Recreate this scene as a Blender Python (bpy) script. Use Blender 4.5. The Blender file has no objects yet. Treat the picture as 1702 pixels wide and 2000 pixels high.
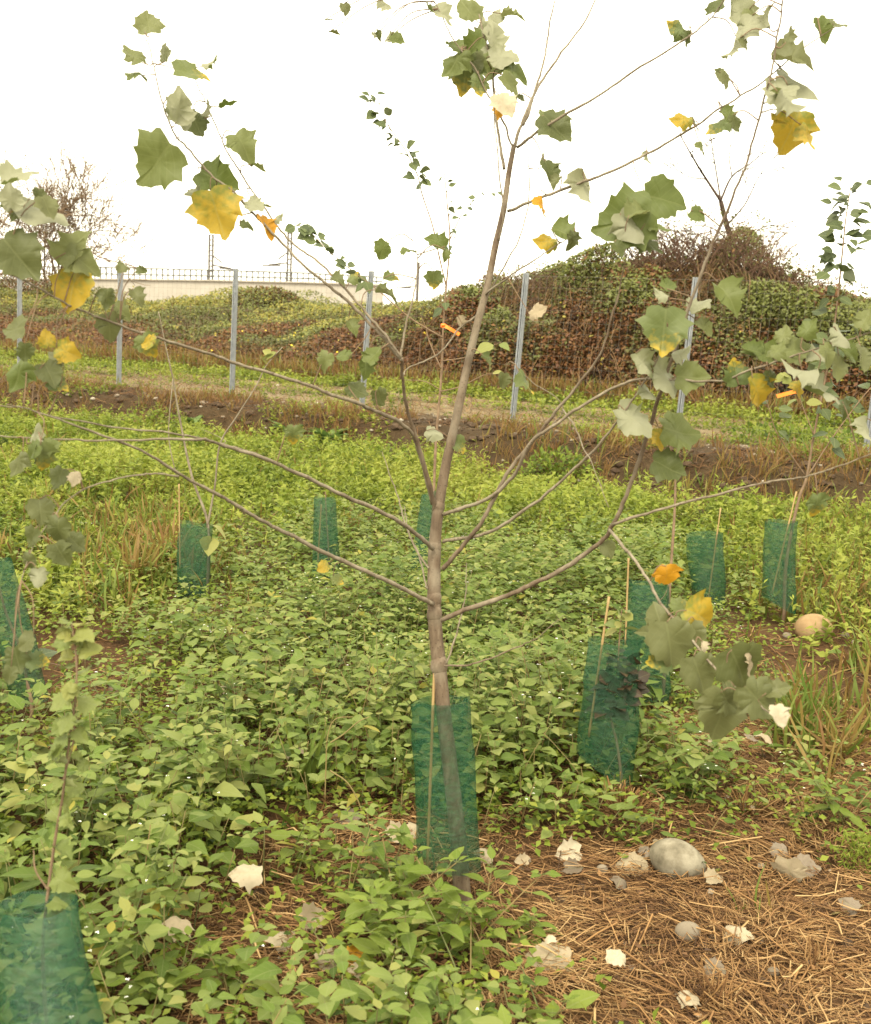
import bpy, math
import numpy as np
from mathutils import Matrix, Vector

# ---------------------------------------------------------------- camera, sky, sun, exposure
SC = bpy.context.scene
COL = SC.collection
F = 2144.0
PITCH, ROLL = math.radians(9.5), math.radians(2.75)
CAM = np.array([0.0, 0.0, 1.8])
M4 = Matrix.Rotation(math.pi / 2 - PITCH, 4, 'X') @ Matrix.Rotation(ROLL, 4, 'Z')
M = np.array(M4.to_3x3())
cd = bpy.data.cameras.new('camera')
cam = bpy.data.objects.new('camera', cd)
COL.objects.link(cam)
cam.matrix_world = Matrix.Translation(Vector(CAM)) @ M4
cd.sensor_fit = 'VERTICAL'
cd.sensor_height = 36.0
cd.lens = F / 2000.0 * 36.0
cd.clip_start = 0.05
cd.clip_end = 3000
cd.dof.use_dof = True
cd.dof.focus_distance = 5.0
cd.dof.aperture_fstop = 5.6
SC.camera = cam

w = bpy.data.worlds.new('World')
SC.world = w
w.use_nodes = True
nt = w.node_tree
nt.nodes.clear()
sky = nt.nodes.new('ShaderNodeTexSky')
sky.sky_type = 'NISHITA'
sky.sun_disc = False
SUN_EL, SUN_ROT = math.radians(52), math.radians(200)
sky.sun_elevation = SUN_EL
sky.sun_rotation = SUN_ROT
mx = nt.nodes.new('ShaderNodeMix')
mx.data_type = 'RGBA'
mx.inputs[0].default_value = 0.88
mx.inputs[7].default_value = (10.4, 9.7, 7.6, 1)      # overcast cloud deck over the clear sky
bgn = nt.nodes.new('ShaderNodeBackground')
bgn.inputs[1].default_value = 0.10
wo = nt.nodes.new('ShaderNodeOutputWorld')
nt.links.new(sky.outputs[0], mx.inputs[6])
nt.links.new(mx.outputs[2], bgn.inputs[0])
nt.links.new(bgn.outputs[0], wo.inputs[0])

sl = bpy.data.lights.new('sun', 'SUN')
sl.energy = 1.5
sl.angle = math.radians(25)
sl.color = (1.0, 0.92, 0.74)
so = bpy.data.objects.new('sun', sl)
COL.objects.link(so)
# sun direction: azimuth measured like the sky texture (0 = +Y, clockwise)
sdir = Vector((math.sin(SUN_ROT) * math.cos(SUN_EL), math.cos(SUN_ROT) * math.cos(SUN_EL), math.sin(SUN_EL)))
so.rotation_euler = sdir.to_track_quat('Z', 'Y').to_euler()
so.location = (0, -5, 20)
SC.view_settings.view_transform = 'Standard'
SC.view_settings.look = 'None'
SC.view_settings.exposure = 1.65
SC.view_settings.gamma = 1.0
SC.view_settings.use_curve_mapping = False
SC.render.engine = 'CYCLES'
SC.cycles.transparent_max_bounces = 24
SC.cycles.max_bounces = 8

R = np.random.default_rng(11)

# ---------------------------------------------------------------- picture <-> world
def P(px, py, d):
    return CAM + M @ np.array([(px - 851.0) / F * d, (1000.0 - py) / F * d, -d])

def proj(p):
    q = (np.asarray(p) - CAM) @ M
    d = np.maximum(-q[..., 2], 1e-3)
    return 851.0 + q[..., 0] / d * F, 1000.0 - q[..., 1] / d * F, -q[..., 2]

def sm(x):
    x = np.clip(x, 0, 1)
    return x * x * (3 - 2 * x)

def vnoise(x, y, sc=1.0, seed=0):
    x = np.asarray(x, float) * sc; y = np.asarray(y, float) * sc
    xi = np.floor(x).astype(np.int64); yi = np.floor(y).astype(np.int64)
    fx = x - xi; fy = y - yi
    fx = fx * fx * (3 - 2 * fx); fy = fy * fy * (3 - 2 * fy)
    def h(a, b):
        n = (a * 374761393 + b * 668265263 + seed * 974634777) & 0x7fffffff
        n = ((n ^ (n >> 13)) * 1274126177) & 0x7fffffff
        return ((n ^ (n >> 16)) & 0xffff) / 65535.0
    return (h(xi, yi) * (1 - fx) + h(xi + 1, yi) * fx) * (1 - fy) + (h(xi, yi + 1) * (1 - fx) + h(xi + 1, yi + 1) * fx) * fy

def fbm(x, y, sc=1.0, seed=0, o=3):
    s = 0; a = 1; t = 0
    for k in range(o):
        s = s + a * vnoise(x, y, sc * 2 ** k, seed + k * 17); t += a; a *= .5
    return s / t

# fence line along the top of the bank
FA = P(232, 758, 18.8); FB = P(1000, 828, 15.15)
FU = (FB - FA)[:2]; SPACING = np.linalg.norm(FU) / 3; FU = FU / np.linalg.norm(FU)
FN = np.array([-FU[1], FU[0]])
if FN @ (CAM[:2] - FA[:2]) < 0: FN = -FN

def st(x, y):
    dx = x - FA[0]; dy = y - FA[1]
    return dx * FU[0] + dy * FU[1], dx * FN[0] + dy * FN[1]

def from_st(s, t):
    return FA[0] + s * FU[0] + t * FN[0], FA[1] + s * FU[1] + t * FN[1]

SIL = [(-150, 560), (0, 562), (100, 572), (190, 588), (300, 598), (440, 594), (520, 578), (580, 582), (640, 606), (720, 606), (830, 592),
       (880, 576), (950, 560), (1100, 545), (1200, 530), (1300, 512), (1370, 502), (1450, 508), (1520, 530), (1580, 554), (1650, 585), (1720, 620), (1850, 665)]
TC = -9.2
TCP = lambda px: np.interp(px, [560, 900], [-15.0, -9.2])
CR = []
for px, py in SIL:
    TC_ = TCP(px)
    dv = M @ np.array([(px - 851) / F, (1000 - py) / F, -1])
    _, t0 = st(CAM[0], CAM[1]); _, t1 = st(CAM[0] + dv[0], CAM[1] + dv[1])
    k = (TC_ - t0) / (t1 - t0)
    p = CAM + dv * k
    CR.append((st(p[0], p[1])[0], p[2], TC_))
CR = np.array(CR)

def crest(s):
    return np.interp(s, CR[:, 0], CR[:, 1])

def crest_t(s):
    return np.interp(s, CR[:, 0], CR[:, 2])

def H(x, y):
    x = np.asarray(x, float); y = np.asarray(y, float)
    s, t = st(x, y)
    z = 0.12 * sm((y - 4) / 8) + 0.035 * (fbm(x, y, 1.6, 3) - .5) + 0.03 * (fbm(x, y, 6, 8, 2) - .5)
    edge = 0.75 + 0.5 * (fbm(s, s * 0, .6, 5) - .5)
    bw = np.interp(s, [2 * SPACING, 4.2 * SPACING], [1.85, 2.4])
    b = .78 * sm((edge + bw * .66 - t) / (bw * .36)) + .22 * sm((edge + bw - t) / bw)
    z = z + (0.55 + 0.05 * (fbm(x, y, 2.2, 9) - .5) - z) * b
    ct = crest_t(s)
    cz = crest(s) - np.interp(ct, [-15, -9.2], [.22, .45])
    lin = np.clip((-t - 5.7) / (-ct - 5.9), 0, 1)
    rise = np.where(ct < -9.5, .6 * np.sqrt(lin) + .4 * sm(lin), sm(lin) ** .8)
    far = sm((-t + ct - 1.8) / 40)
    z = z + np.maximum(cz - z, 0) * rise * (1 - far) + far * 0.9 * (rise > .99)
    return z

def G(px, py):
    dv = M @ np.array([(px - 851) / F, (1000 - py) / F, -1])
    k = 0.8
    while k < 80:
        p = CAM + dv * k
        if p[2] < H(p[0], p[1]): break
        k *= 1.01
    a, b = k / 1.01, k
    for _ in range(18):
        m = (a + b) / 2; p = CAM + dv * m
        if p[2] < H(p[0], p[1]): b = m
        else: a = m
    return CAM + dv * b

# ---------------------------------------------------------------- mesh helpers
class Acc:
    def __init__(s): s.v = []; s.f = []; s.a = []; s.u = []; s.n = 0
    def add(s, v, f, var=0.5, uv=None):
        v = np.asarray(v, float).reshape(-1, 3); f = np.asarray(f, np.int64).reshape(-1, 3)
        s.v.append(v); s.f.append(f + s.n); s.n += len(v)
        s.a.append(np.broadcast_to(np.asarray(var, float), (len(v),)))
        s.u.append(np.zeros((len(v), 2)) if uv is None else np.asarray(uv, float).reshape(-1, 2))
    def mesh(s, name, m, origin=(0, 0, 0), smooth=True):
        v = np.concatenate(s.v) - np.asarray(origin); f = np.concatenate(s.f)
        me = bpy.data.meshes.new(name)
        me.vertices.add(len(v)); me.loops.add(len(f) * 3); me.polygons.add(len(f))
        me.vertices.foreach_set('co', v.astype(np.float32).ravel())
        me.loops.foreach_set('vertex_index', f.astype(np.int32).ravel())
        me.polygons.foreach_set('loop_start', np.arange(0, len(f) * 3, 3, dtype=np.int32))
        me.polygons.foreach_set('use_smooth', np.full(len(f), smooth))
        at = me.attributes.new('var', 'FLOAT', 'POINT'); at.data.foreach_set('value', np.concatenate(s.a).astype(np.float32))
        au = me.attributes.new('luv', 'FLOAT2', 'POINT'); au.data.foreach_set('vector', np.concatenate(s.u).astype(np.float32).ravel())
        me.update(calc_edges=True); me.validate()
        if m: me.materials.append(m)
        return me
    def obj(s, name, m, parent=None, smooth=True):
        o = bpy.data.objects.new(name, s.mesh(name, m, parent.location if parent else (0, 0, 0), smooth))
        COL.objects.link(o)
        if parent: o.parent = parent
        return o

def tag(o, label=None, cat=None, group=None, kind=None):
    if label: o['label'] = label
    if cat: o['category'] = cat
    if group: o['group'] = group
    if kind: o['kind'] = kind
    return o

def empty(name, loc, label, cat, group=None):
    o = bpy.data.objects.new(name, None); COL.objects.link(o)
    o.location = Vector([float(c) for c in loc]); o.empty_display_size = .1
    return tag(o, label, cat, group)

def smooth_path(pts, per=6):
    pts = np.asarray(pts, float)
    if len(pts) < 3:
        t = np.linspace(0, 1, per + 1)[:, None]
        return pts[0] * (1 - t) + pts[-1] * t
    q = np.vstack([2 * pts[0] - pts[1], pts, 2 * pts[-1] - pts[-2]])
    out = []
    for i in range(len(pts) - 1):
        p0, p1, p2, p3 = q[i:i + 4]
        for t in np.linspace(0, 1, per, endpoint=False):
            out.append(.5 * (2 * p1 + (p2 - p0) * t + (2 * p0 - 5 * p1 + 4 * p2 - p3) * t * t + (3 * p1 - p0 - 3 * p2 + p3) * t ** 3))
    out.append(pts[-1])
    return np.array(out)

def tube(acc, pts, rad, sides=8, var=0.5, knob=0.0):
    pts = np.asarray(pts, float); n = len(pts)
    rad = np.interp(np.linspace(0, 1, n), np.linspace(0, 1, len(np.atleast_1d(rad))), np.atleast_1d(rad))
    if knob: rad = rad * (1 + knob * (R.random(n) - .5))
    tg = np.gradient(pts, axis=0); tg /= np.linalg.norm(tg, axis=1)[:, None] + 1e-12
    ref = np.array([0.31, 0.77, 0.2]); a = np.cross(tg, ref); a /= np.linalg.norm(a, axis=1)[:, None] + 1e-12
    b = np.cross(tg, a)
    th = np.linspace(0, 2 * np.pi, sides, endpoint=False)
    ring = pts[:, None] + rad[:, None, None] * (np.cos(th)[None, :, None] * a[:, None] + np.sin(th)[None, :, None] * b[:, None])
    v = np.vstack([ring.reshape(-1, 3), pts[:1], pts[-1:]])
    i, j = np.meshgrid(np.arange(n - 1), np.arange(sides), indexing='ij'); j2 = (j + 1) % sides
    q0 = (i * sides + j).ravel(); q1 = (i * sides + j2).ravel(); q2 = ((i + 1) * sides + j2).ravel(); q3 = ((i + 1) * sides + j).ravel()
    jj = np.arange(sides); k2 = (jj + 1) % sides
    f = np.vstack([np.c_[q0, q1, q2], np.c_[q0, q2, q3], np.c_[np.full(sides, n * sides), k2, jj],
                   np.c_[np.full(sides, n * sides + 1), (n - 1) * sides + jj, (n - 1) * sides + k2]])
    ln = np.concatenate([[0], np.cumsum(np.linalg.norm(np.diff(pts, axis=0), axis=1))])
    uv = np.vstack([np.c_[np.tile(th / 6.283, n), np.repeat(ln, sides)], [[0, 0], [0, ln[-1]]]])
    acc.add(v, f, var, uv)

def box(acc, c, size, ax=None, var=.5):
    c = np.asarray(c, float); sx = np.asarray(size, float) / 2
    v = np.array([[x, y, z] for x in (-1, 1) for y in (-1, 1) for z in (-1, 1)], float) * sx
    if ax is not None: v = v @ np.asarray(ax)
    f = [(0, 1, 3), (0, 3, 2), (4, 6, 7), (4, 7, 5), (0, 4, 5), (0, 5, 1), (2, 3, 7), (2, 7, 6), (0, 2, 6), (0, 6, 4), (1, 5, 7), (1, 7, 3)]
    acc.add(v + c, f, var)

def frames(d, n):
    """rows x,y,z of leaf frames from direction d and rough normal n (N,3)"""
    d = d / (np.linalg.norm(d, axis=1)[:, None] + 1e-12)
    n = n - d * np.sum(n * d, axis=1)[:, None]; n /= np.linalg.norm(n, axis=1)[:, None] + 1e-12
    return np.stack([np.cross(d, n), d, n], axis=1)

def scatter(acc, tmpl, pos, d, n, scale, var):
    tv, tf, tu = tmpl
    N = len(pos)
    var = np.broadcast_to(np.asarray(var, float), (N,))
    if N == 0: return
    B = frames(d, n)
    v = np.einsum('kc,ncx->nkx', tv, B) * np.asarray(scale).reshape(N, -1)[:, None, :] if np.ndim(scale) < 2 else np.einsum('nkc,ncx->nkx', tv[None] * scale[:, None, :], B)
    v = v + pos[:, None]
    f = (tf[None] + (np.arange(N) * len(tv))[:, None, None]).reshape(-1, 3)
    acc.add(v.reshape(-1, 3), f, np.repeat(var, len(tv)), np.tile(tu, (N, 1)))

# leaf templates (length 1 along y)
def ovate(droop, fold, wmul=1.0, wav=0.0, seed=0):
    ys = [.0, .12, .32, .55, .78, 1.0]; ws = [0, .23, .34, .29, .14, 0]
    rr = np.random.default_rng(seed)
    v = []; f = []; u = []
    z = lambda y: -droop * y * y
    v.append((0, 0, 0)); u.append((0, 0))
    for y, ww in zip(ys[1:-1], ws[1:-1]):
        ww *= wmul
        for sx in (-1, 0, 1):
            v.append((sx * ww, y - (abs(sx) * -.04), z(y) + fold * abs(sx) * ww + (wav * (rr.random() - .5) if sx else 0))); u.append((sx * ww, y))
    v.append((0, 1, z(1))); u.append((0, 1))
    f += [(0, 2, 1), (0, 3, 2)]
    for k in range(3):
        a = 1 + 3 * k; b = a + 3
        f += [(a, a + 1, b + 1), (a, b + 1, b), (a + 1, a + 2, b + 2), (a + 1, b + 2, b + 1)]
    a = 10
    f += [(a, a + 1, 13), (a + 1, a + 2, 13)]
    return np.array(v), np.array(f), np.array(u)
OV = [ovate(.10, .25, .84, .06, 1), ovate(.28, .15, .95, .07, 2), ovate(.45, .30, .80, .07, 3), ovate(.18, .4, .70, .07, 4), ovate(-.08, .2, .88, .07, 5)]

def blade(bend, n=4, wid=.03):
    v = []; f = []; u = []
    for k in range(n):
        y = k / n; ww = wid * (1 - .5 * y)
        v += [(-ww, y * (1 - .25 * bend * y), -bend * y ** 2.2), (ww, y * (1 - .25 * bend * y), -bend * y ** 2.2)]; u += [(-.2, y), (.2, y)]
    v.append((0, 1 - .25 * bend, -bend)); u.append((0, 1))
    for k in range(n - 1):
        a = 2 * k; f += [(a, a + 1, a + 3), (a, a + 3, a + 2)]
    f.append((2 * n - 2, 2 * n - 1, 2 * n))
    return np.array(v), np.array(f), np.array(u)
BL = [blade(.15), blade(.4), blade(.7)]
SMALL = (np.array([(0, 0, 0), (-.3, .45, .08), (0, .5, -.03), (.3, .45, .08), (0, 1, -.12)]), np.array([(0, 2, 1), (0, 3, 2), (1, 2, 4), (2, 3, 4)]), np.array([(0, 0), (-.3, .45), (0, .5), (.3, .45), (0, 1)]))
NARROW = (np.array([(0, 0, 0), (-.11, .5, .02), (.11, .5, .02), (0, 1, -.1)]), np.array([(0, 2, 1), (1, 2, 3)]), np.array([(0, 0), (-.3, .45), (.3, .45), (0, 1)]))

def straw_t(bend):
    v = []; u = []; f = []
    for k, y in enumerate((0, .5, 1)):
        zc = bend * (1 - (2 * y - 1) ** 2)
        for a in (90, 210, 330):
            v.append((math.cos(math.radians(a)), y, 0)); v[-1] = (math.cos(math.radians(a)), y, math.sin(math.radians(a)) + 0); u.append((0, y))
        for q in range(3):
            vv = v[3 * k + q]; v[3 * k + q] = (vv[0], vv[1], vv[2], zc)
    for k in range(2):
        for q in range(3):
            a = 3 * k + q; b = 3 * k + (q + 1) % 3
            f += [(a, b, b + 3), (a, b + 3, a + 3)]
    return v, f, u

def scatter_straw(acc, pos, d, n, L, rad, bend, var):
    v4, f, u = straw_t(1.0); v4 = np.array(v4); f = np.array(f); u = np.array(u)
    N = len(pos); B = frames(d, n)
    loc = np.zeros((N, len(v4), 3))
    loc[:, :, 0] = v4[None, :, 0] * rad[:, None] * 1.6
    loc[:, :, 1] = v4[None, :, 1] * L[:, None]
    loc[:, :, 2] = v4[None, :, 2] * rad[:, None] * .7 + v4[None, :, 3] * (bend * L)[:, None]
    v = np.einsum('nkc,ncx->nkx', loc, B) + pos[:, None]
    ff = (f[None] + (np.arange(N) * len(v4))[:, None, None]).reshape(-1, 3)
    acc.add(v.reshape(-1, 3), ff, np.repeat(var, len(v4)), np.tile(u, (N, 1)))

# ---------------------------------------------------------------- materials
def mk(name):
    m = bpy.data.materials.new(name); m.use_nodes = True
    m.node_tree.nodes.clear()
    return m, m.node_tree.nodes, m.node_tree.links

def ramp(n, stops):
    r = n.new('ShaderNodeValToRGB'); e = r.color_ramp.elements
    while len(e) < len(stops): e.new(.5)
    for el, (p, c) in zip(e, stops): el.position = p; el.color = (*c, 1)
    return r

def attr(n, name):
    a = n.new('ShaderNodeAttribute'); a.attribute_name = name; return a

def mixc(n, l, fac, a, b, mode='MIX'):
    x = n.new('ShaderNodeMix'); x.data_type = 'RGBA'; x.blend_type = mode
    for sock, val in ((x.inputs[0], fac), (x.inputs[6], a), (x.inputs[7], b)):
        if hasattr(val, 'is_linked'): l.new(val, sock)
        elif isinstance(val, (int, float)): sock.default_value = val
        else: sock.default_value = (*val, 1)
    return x.outputs[2]

def math_(n, l, op, a, b=None, clamp=False):
    x = n.new('ShaderNodeMath'); x.operation = op; x.use_clamp = clamp
    for i, val in enumerate((a, b)):
        if val is None: continue
        if hasattr(val, 'is_linked'): l.new(val, x.inputs[i])
        else: x.inputs[i].default_value = val
    return x.outputs[0]

def leaf_mat(name, stops, trans=.35, under=None, rough=.55, spec=.35, vein=.25, objvar=False, patch=None):
    m, n, l = mk(name)
    r = ramp(n, stops)
    if objvar:
        oi = n.new('ShaderNodeObjectInfo'); l.new(oi.outputs['Random'], r.inputs[0])
    else:
        l.new(attr(n, 'var').outputs['Fac'], r.inputs[0])
    c = r.outputs[0]
    uv = attr(n, 'luv').outputs['Vector']
    sep = n.new('ShaderNodeSeparateXYZ'); l.new(uv, sep.inputs[0])
    tc = n.new('ShaderNodeTexCoord')
    nz = n.new('ShaderNodeTexNoise'); nz.inputs['Scale'].default_value = 7 if objvar else 30; nz.inputs['Detail'].default_value = 3
    l.new(uv if objvar else tc.outputs['Object'], nz.inputs['Vector'])
    if patch:
        f = math_(n, l, 'ADD', math_(n, l, 'MULTIPLY', sep.outputs[1], patch[1]), math_(n, l, 'MULTIPLY', nz.outputs[0], 1.1))
        mr = n.new('ShaderNodeMapRange'); mr.inputs[1].default_value = patch[2]; mr.inputs[2].default_value = patch[2] + (.38 if objvar else .18)
        l.new(f, mr.inputs[0])
        c = mixc(n, l, mr.outputs[0], c, patch[0])
    c = mixc(n, l, math_(n, l, 'MULTIPLY', nz.outputs[0], .5), c, mixc(n, l, 1.0, c, (.55, .6, .5), 'MULTIPLY'))
    # midrib and side veins paler
    ax = math_(n, l, 'ABSOLUTE', sep.outputs[0])
    mid = math_(n, l, 'LESS_THAN', ax, .018)
    wv = math_(n, l, 'FRACT', math_(n, l, 'MULTIPLY', math_(n, l, 'SUBTRACT', sep.outputs[1], math_(n, l, 'MULTIPLY', ax, .8)), 6.0))
    sv = math_(n, l, 'MULTIPLY', math_(n, l, 'LESS_THAN', wv, .12), .5)
    vf = math_(n, l, 'MULTIPLY', math_(n, l, 'MAXIMUM', mid, sv), vein)
    c = mixc(n, l, vf, c, (.30, .32, .14))
    cu = c
    if under is not None:
        geo = n.new('ShaderNodeNewGeometry')
        cu = mixc(n, l, geo.outputs['Backfacing'], c, under)
    b = n.new('ShaderNodeBsdfPrincipled'); b.inputs['Roughness'].default_value = rough
    b.inputs['Specular IOR Level'].default_value = spec
    l.new(cu, b.inputs['Base Color'])
    bp = n.new('ShaderNodeBump'); bp.inputs['Strength'].default_value = .12 if 'fallen' in name else .25; bp.inputs['Distance'].default_value = .003
    l.new(math_(n, l, 'ADD', nz.outputs[0], math_(n, l, 'MULTIPLY', vf, -1.5)), bp.inputs['Height']); l.new(bp.outputs[0], b.inputs['Normal'])
    t = n.new('ShaderNodeBsdfTranslucent'); l.new(c, t.inputs[0])
    ms = n.new('ShaderNodeMixShader'); ms.inputs[0].default_value = trans
    o = n.new('ShaderNodeOutputMaterial')
    l.new(b.outputs[0], ms.inputs[1]); l.new(t.outputs[0], ms.inputs[2]); l.new(ms.outputs[0], o.inputs[0])
    return m

def solid_mat(name, stops, scale=8, rough=.8, bump=.3, coord='Object', stretch=(1, 1, 1), metallic=0, use_var=False, spec=.3, dist=.01):
    m, n, l = mk(name)
    tc = n.new('ShaderNodeTexCoord'); mp = n.new('ShaderNodeMapping'); mp.inputs['Scale'].default_value = stretch
    l.new(tc.outputs[coord], mp.inputs[0])
    nz = n.new('ShaderNodeTexNoise'); nz.inputs['Scale'].default_value = scale; nz.inputs['Detail'].default_value = 6; nz.inputs['Roughness'].default_value = .65
    l.new(mp.outputs[0], nz.inputs['Vector'])
    r = ramp(n, stops)
    fac = nz.outputs[0]
    if use_var:
        fac = math_(n, l, 'ADD', attr(n, 'var').outputs['Fac'], math_(n, l, 'MULTIPLY', math_(n, l, 'SUBTRACT', nz.outputs[0], .5), .5))
    l.new(fac, r.inputs[0])
    b = n.new('ShaderNodeBsdfPrincipled'); b.inputs['Roughness'].default_value = rough; b.inputs['Metallic'].default_value = metallic
    b.inputs['Specular IOR Level'].default_value = spec
    l.new(r.outputs[0], b.inputs['Base Color'])
    bp = n.new('ShaderNodeBump'); bp.inputs['Strength'].default_value = bump; bp.inputs['Distance'].default_value = dist
    l.new(nz.outputs[0], bp.inputs['Height']); l.new(bp.outputs[0], b.inputs['Normal'])
    o = n.new('ShaderNodeOutputMaterial'); l.new(b.outputs[0], o.inputs[0])
    return m

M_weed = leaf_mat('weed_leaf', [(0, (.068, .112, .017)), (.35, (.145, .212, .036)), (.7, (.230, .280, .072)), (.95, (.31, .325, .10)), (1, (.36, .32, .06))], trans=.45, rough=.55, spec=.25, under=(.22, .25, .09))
M_weed2 = leaf_mat('weed_leaf_fresh', [(0, (.14, .20, .028)), (1, (.23, .285, .055))], trans=.42, rough=.6, spec=.2, objvar=True, under=(.17, .21, .10))
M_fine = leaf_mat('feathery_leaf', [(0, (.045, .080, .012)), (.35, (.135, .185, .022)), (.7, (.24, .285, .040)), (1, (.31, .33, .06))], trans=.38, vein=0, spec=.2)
M_grass = leaf_mat('grass_blade', [(0, (.10, .155, .025)), (.45, (.17, .20, .04)), (.6, (.25, .18, .05)), (1, (.20, .105, .04))], trans=.35, vein=0, spec=.2)
M_bramble = leaf_mat('bramble_leaf', [(0, (.03, .017, .008)), (.14, (.135, .052, .018)), (.3, (.185, .085, .025)), (.42, (.105, .085, .024)), (.62, (.095, .105, .026)), (.88, (.165, .18, .040)), (1, (.34, .28, .05))], trans=.2, vein=0, spec=.3)
M_dock = leaf_mat('dock_leaf', [(0, (.07, .14, .03)), (1, (.14, .21, .05))], trans=.3, vein=.3)
UND = (.31, .31, .20)
M_pg = leaf_mat('poplar_leaf_green', [(0, (.095, .125, .026)), (.5, (.14, .165, .045)), (1, (.185, .195, .075))], trans=.4, under=UND, objvar=True, vein=.16)
M_pd = leaf_mat('poplar_leaf_shaded', [(0, (.085, .10, .028)), (1, (.15, .155, .062))], trans=.35, under=UND, objvar=True, vein=.14)  # darker copy of the green leaf: shadow and backlight put into its colour
M_py = leaf_mat('poplar_leaf_yellow', [(0, (.40, .27, .020)), (1, (.46, .32, .045))], trans=.35, under=(.55, .45, .18), objvar=True, vein=.16, patch=((.22, .23, .04), -.6, .26))
M_po = leaf_mat('poplar_leaf_orange', [(0, (.55, .27, .015)), (1, (.52, .25, .02))], trans=.4, under=(.55, .42, .18), objvar=True, vein=.1)
M_pm = leaf_mat('poplar_leaf_turning', [(0, (.10, .13, .04)), (1, (.15, .17, .05))], trans=.3, under=(.36, .36, .22), objvar=True, vein=.14, patch=((.46, .32, .03), .9, 1.06))
M_fallen = leaf_mat('fallen_leaf_pale', [(0, (.32, .255, .17)), (.5, (.38, .315, .22)), (1, (.43, .37, .275))], trans=.12, under=None, objvar=True, vein=.12, rough=.8, spec=.15, patch=((.20, .125, .065), .35, .85))
M_fallen_g = leaf_mat('fallen_leaf_grey', [(0, (.15, .115, .085)), (1, (.22, .175, .135))], trans=.1, under=None, objvar=True, vein=.2, rough=.85, spec=.1)
M_sap = leaf_mat('sapling_leaf', [(0, (.05, .07, .025)), (1, (.10, .125, .04))], trans=.25, under=(.15, .17, .10), objvar=True, vein=.2)
M_sapy = leaf_mat('sapling_leaf_pale', [(0, (.15, .19, .05)), (1, (.30, .29, .08))], trans=.35, under=(.24, .26, .12), objvar=True, vein=.2)
M_sapb = leaf_mat('sapling_leaf_brown', [(0, (.025, .018, .010)), (1, (.06, .034, .016))], trans=.15, objvar=True, vein=.1)

M_bark = solid_mat('bark', [(.25, (.085, .066, .042)), (.5, (.165, .132, .09)), (.75, (.28, .24, .175))], 30, .75, .4, stretch=(1, 1, .35), dist=.004)
M_barkb = solid_mat('bark_reddish', [(.25, (.055, .036, .022)), (.5, (.115, .080, .050)), (.75, (.21, .165, .115))], 34, .75, .45, stretch=(1, 1, .3), dist=.004)
def bark_detail(m):
    n, l = m.node_tree.nodes, m.node_tree.links
    b = [q for q in n if q.type == 'BSDF_PRINCIPLED'][0]; src = b.inputs['Base Color'].links[0].from_socket
    tc = n.new('ShaderNodeTexCoord'); mp = n.new('ShaderNodeMapping'); mp.inputs['Scale'].default_value = (1, 1, 1.6); l.new(tc.outputs['Object'], mp.inputs[0])
    vo = n.new('ShaderNodeTexVoronoi'); vo.inputs['Scale'].default_value = 70; l.new(mp.outputs[0], vo.inputs['Vector'])
    le = math_(n, l, 'LESS_THAN', vo.outputs['Distance'], .22)
    n2 = n.new('ShaderNodeTexNoise'); n2.inputs['Scale'].default_value = 9; n2.inputs['Detail'].default_value = 4; l.new(tc.outputs['Object'], n2.inputs[0])
    c = mixc(n, l, math_(n, l, 'MULTIPLY', le, .7), src, (.055, .036, .022))
    mr = n.new('ShaderNodeMapRange'); mr.inputs[1].default_value = .48; mr.inputs[2].default_value = .66; l.new(n2.outputs[0], mr.inputs[0])
    c = mixc(n, l, math_(n, l, 'MULTIPLY', mr.outputs[0], .45), c, (.27, .235, .17))
    l.new(c, b.inputs['Base Color'])
bark_detail(M_bark); bark_detail(M_barkb)
M_twig = solid_mat('twig', [(.3, (.12, .075, .045)), (.7, (.22, .15, .09))], 20, .8, .1)
M_redtwig = solid_mat('reddish_twig', [(.3, (.07, .038, .022)), (.7, (.14, .08, .05))], 15, .85, .2)
M_darkwood = solid_mat('dark_wood', [(.3, (.03, .018, .012)), (.7, (.08, .05, .035))], 15, .85, .2)
M_cane = solid_mat('bamboo', [(.3, (.24, .155, .062)), (.7, (.36, .25, .11))], 14, .6, .1, stretch=(1, 1, .2))
M_straw = solid_mat('straw', [(0, (.050, .024, .010)), (.3, (.15, .074, .028)), (.65, (.29, .160, .060)), (1, (.43, .285, .13))], 5, .75, .1, use_var=True)
M_deadstem = solid_mat('dead_stem', [(0, (.05, .028, .014)), (.5, (.13, .075, .032)), (1, (.27, .17, .075))], 5, .8, .1, use_var=True)
M_stem = solid_mat('weed_stem', [(0, (.10, .13, .04)), (1, (.22, .15, .06))], 5, .7, .1, use_var=True)
M_stone = solid_mat('stone', [(.35, (.10, .085, .055)), (.5, (.19, .165, .115)), (.66, (.30, .27, .20))], 9, .85, .5, dist=.012)
M_stone_t = solid_mat('stone_tan', [(.3, (.19, .12, .055)), (.55, (.30, .20, .10)), (.75, (.38, .28, .16))], 7, .85, .5, dist=.012)
M_pebble = solid_mat('pebble', [(0, (.10, .075, .05)), (.5, (.19, .155, .11)), (1, (.36, .32, .25))], 6, .8, .2, use_var=True)
M_clod = solid_mat('clod', [(.3, (.035, .021, .012)), (.7, (.09, .058, .033))], 10, .95, .6)
M_galv = solid_mat('galvanised_steel', [(.3, (.22, .235, .25)), (.7, (.34, .355, .37))], 12, .5, .05, metallic=.4)
M_wire = solid_mat('fence_wire', [(.3, (.12, .11, .095)), (.7, (.18, .165, .14))], 12, .5, 0, metallic=.4)
M_conc = solid_mat('concrete', [(.3, (.34, .31, .26)), (.5, (.40, .365, .31)), (.75, (.45, .415, .36))], .7, .9, .2)
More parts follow.
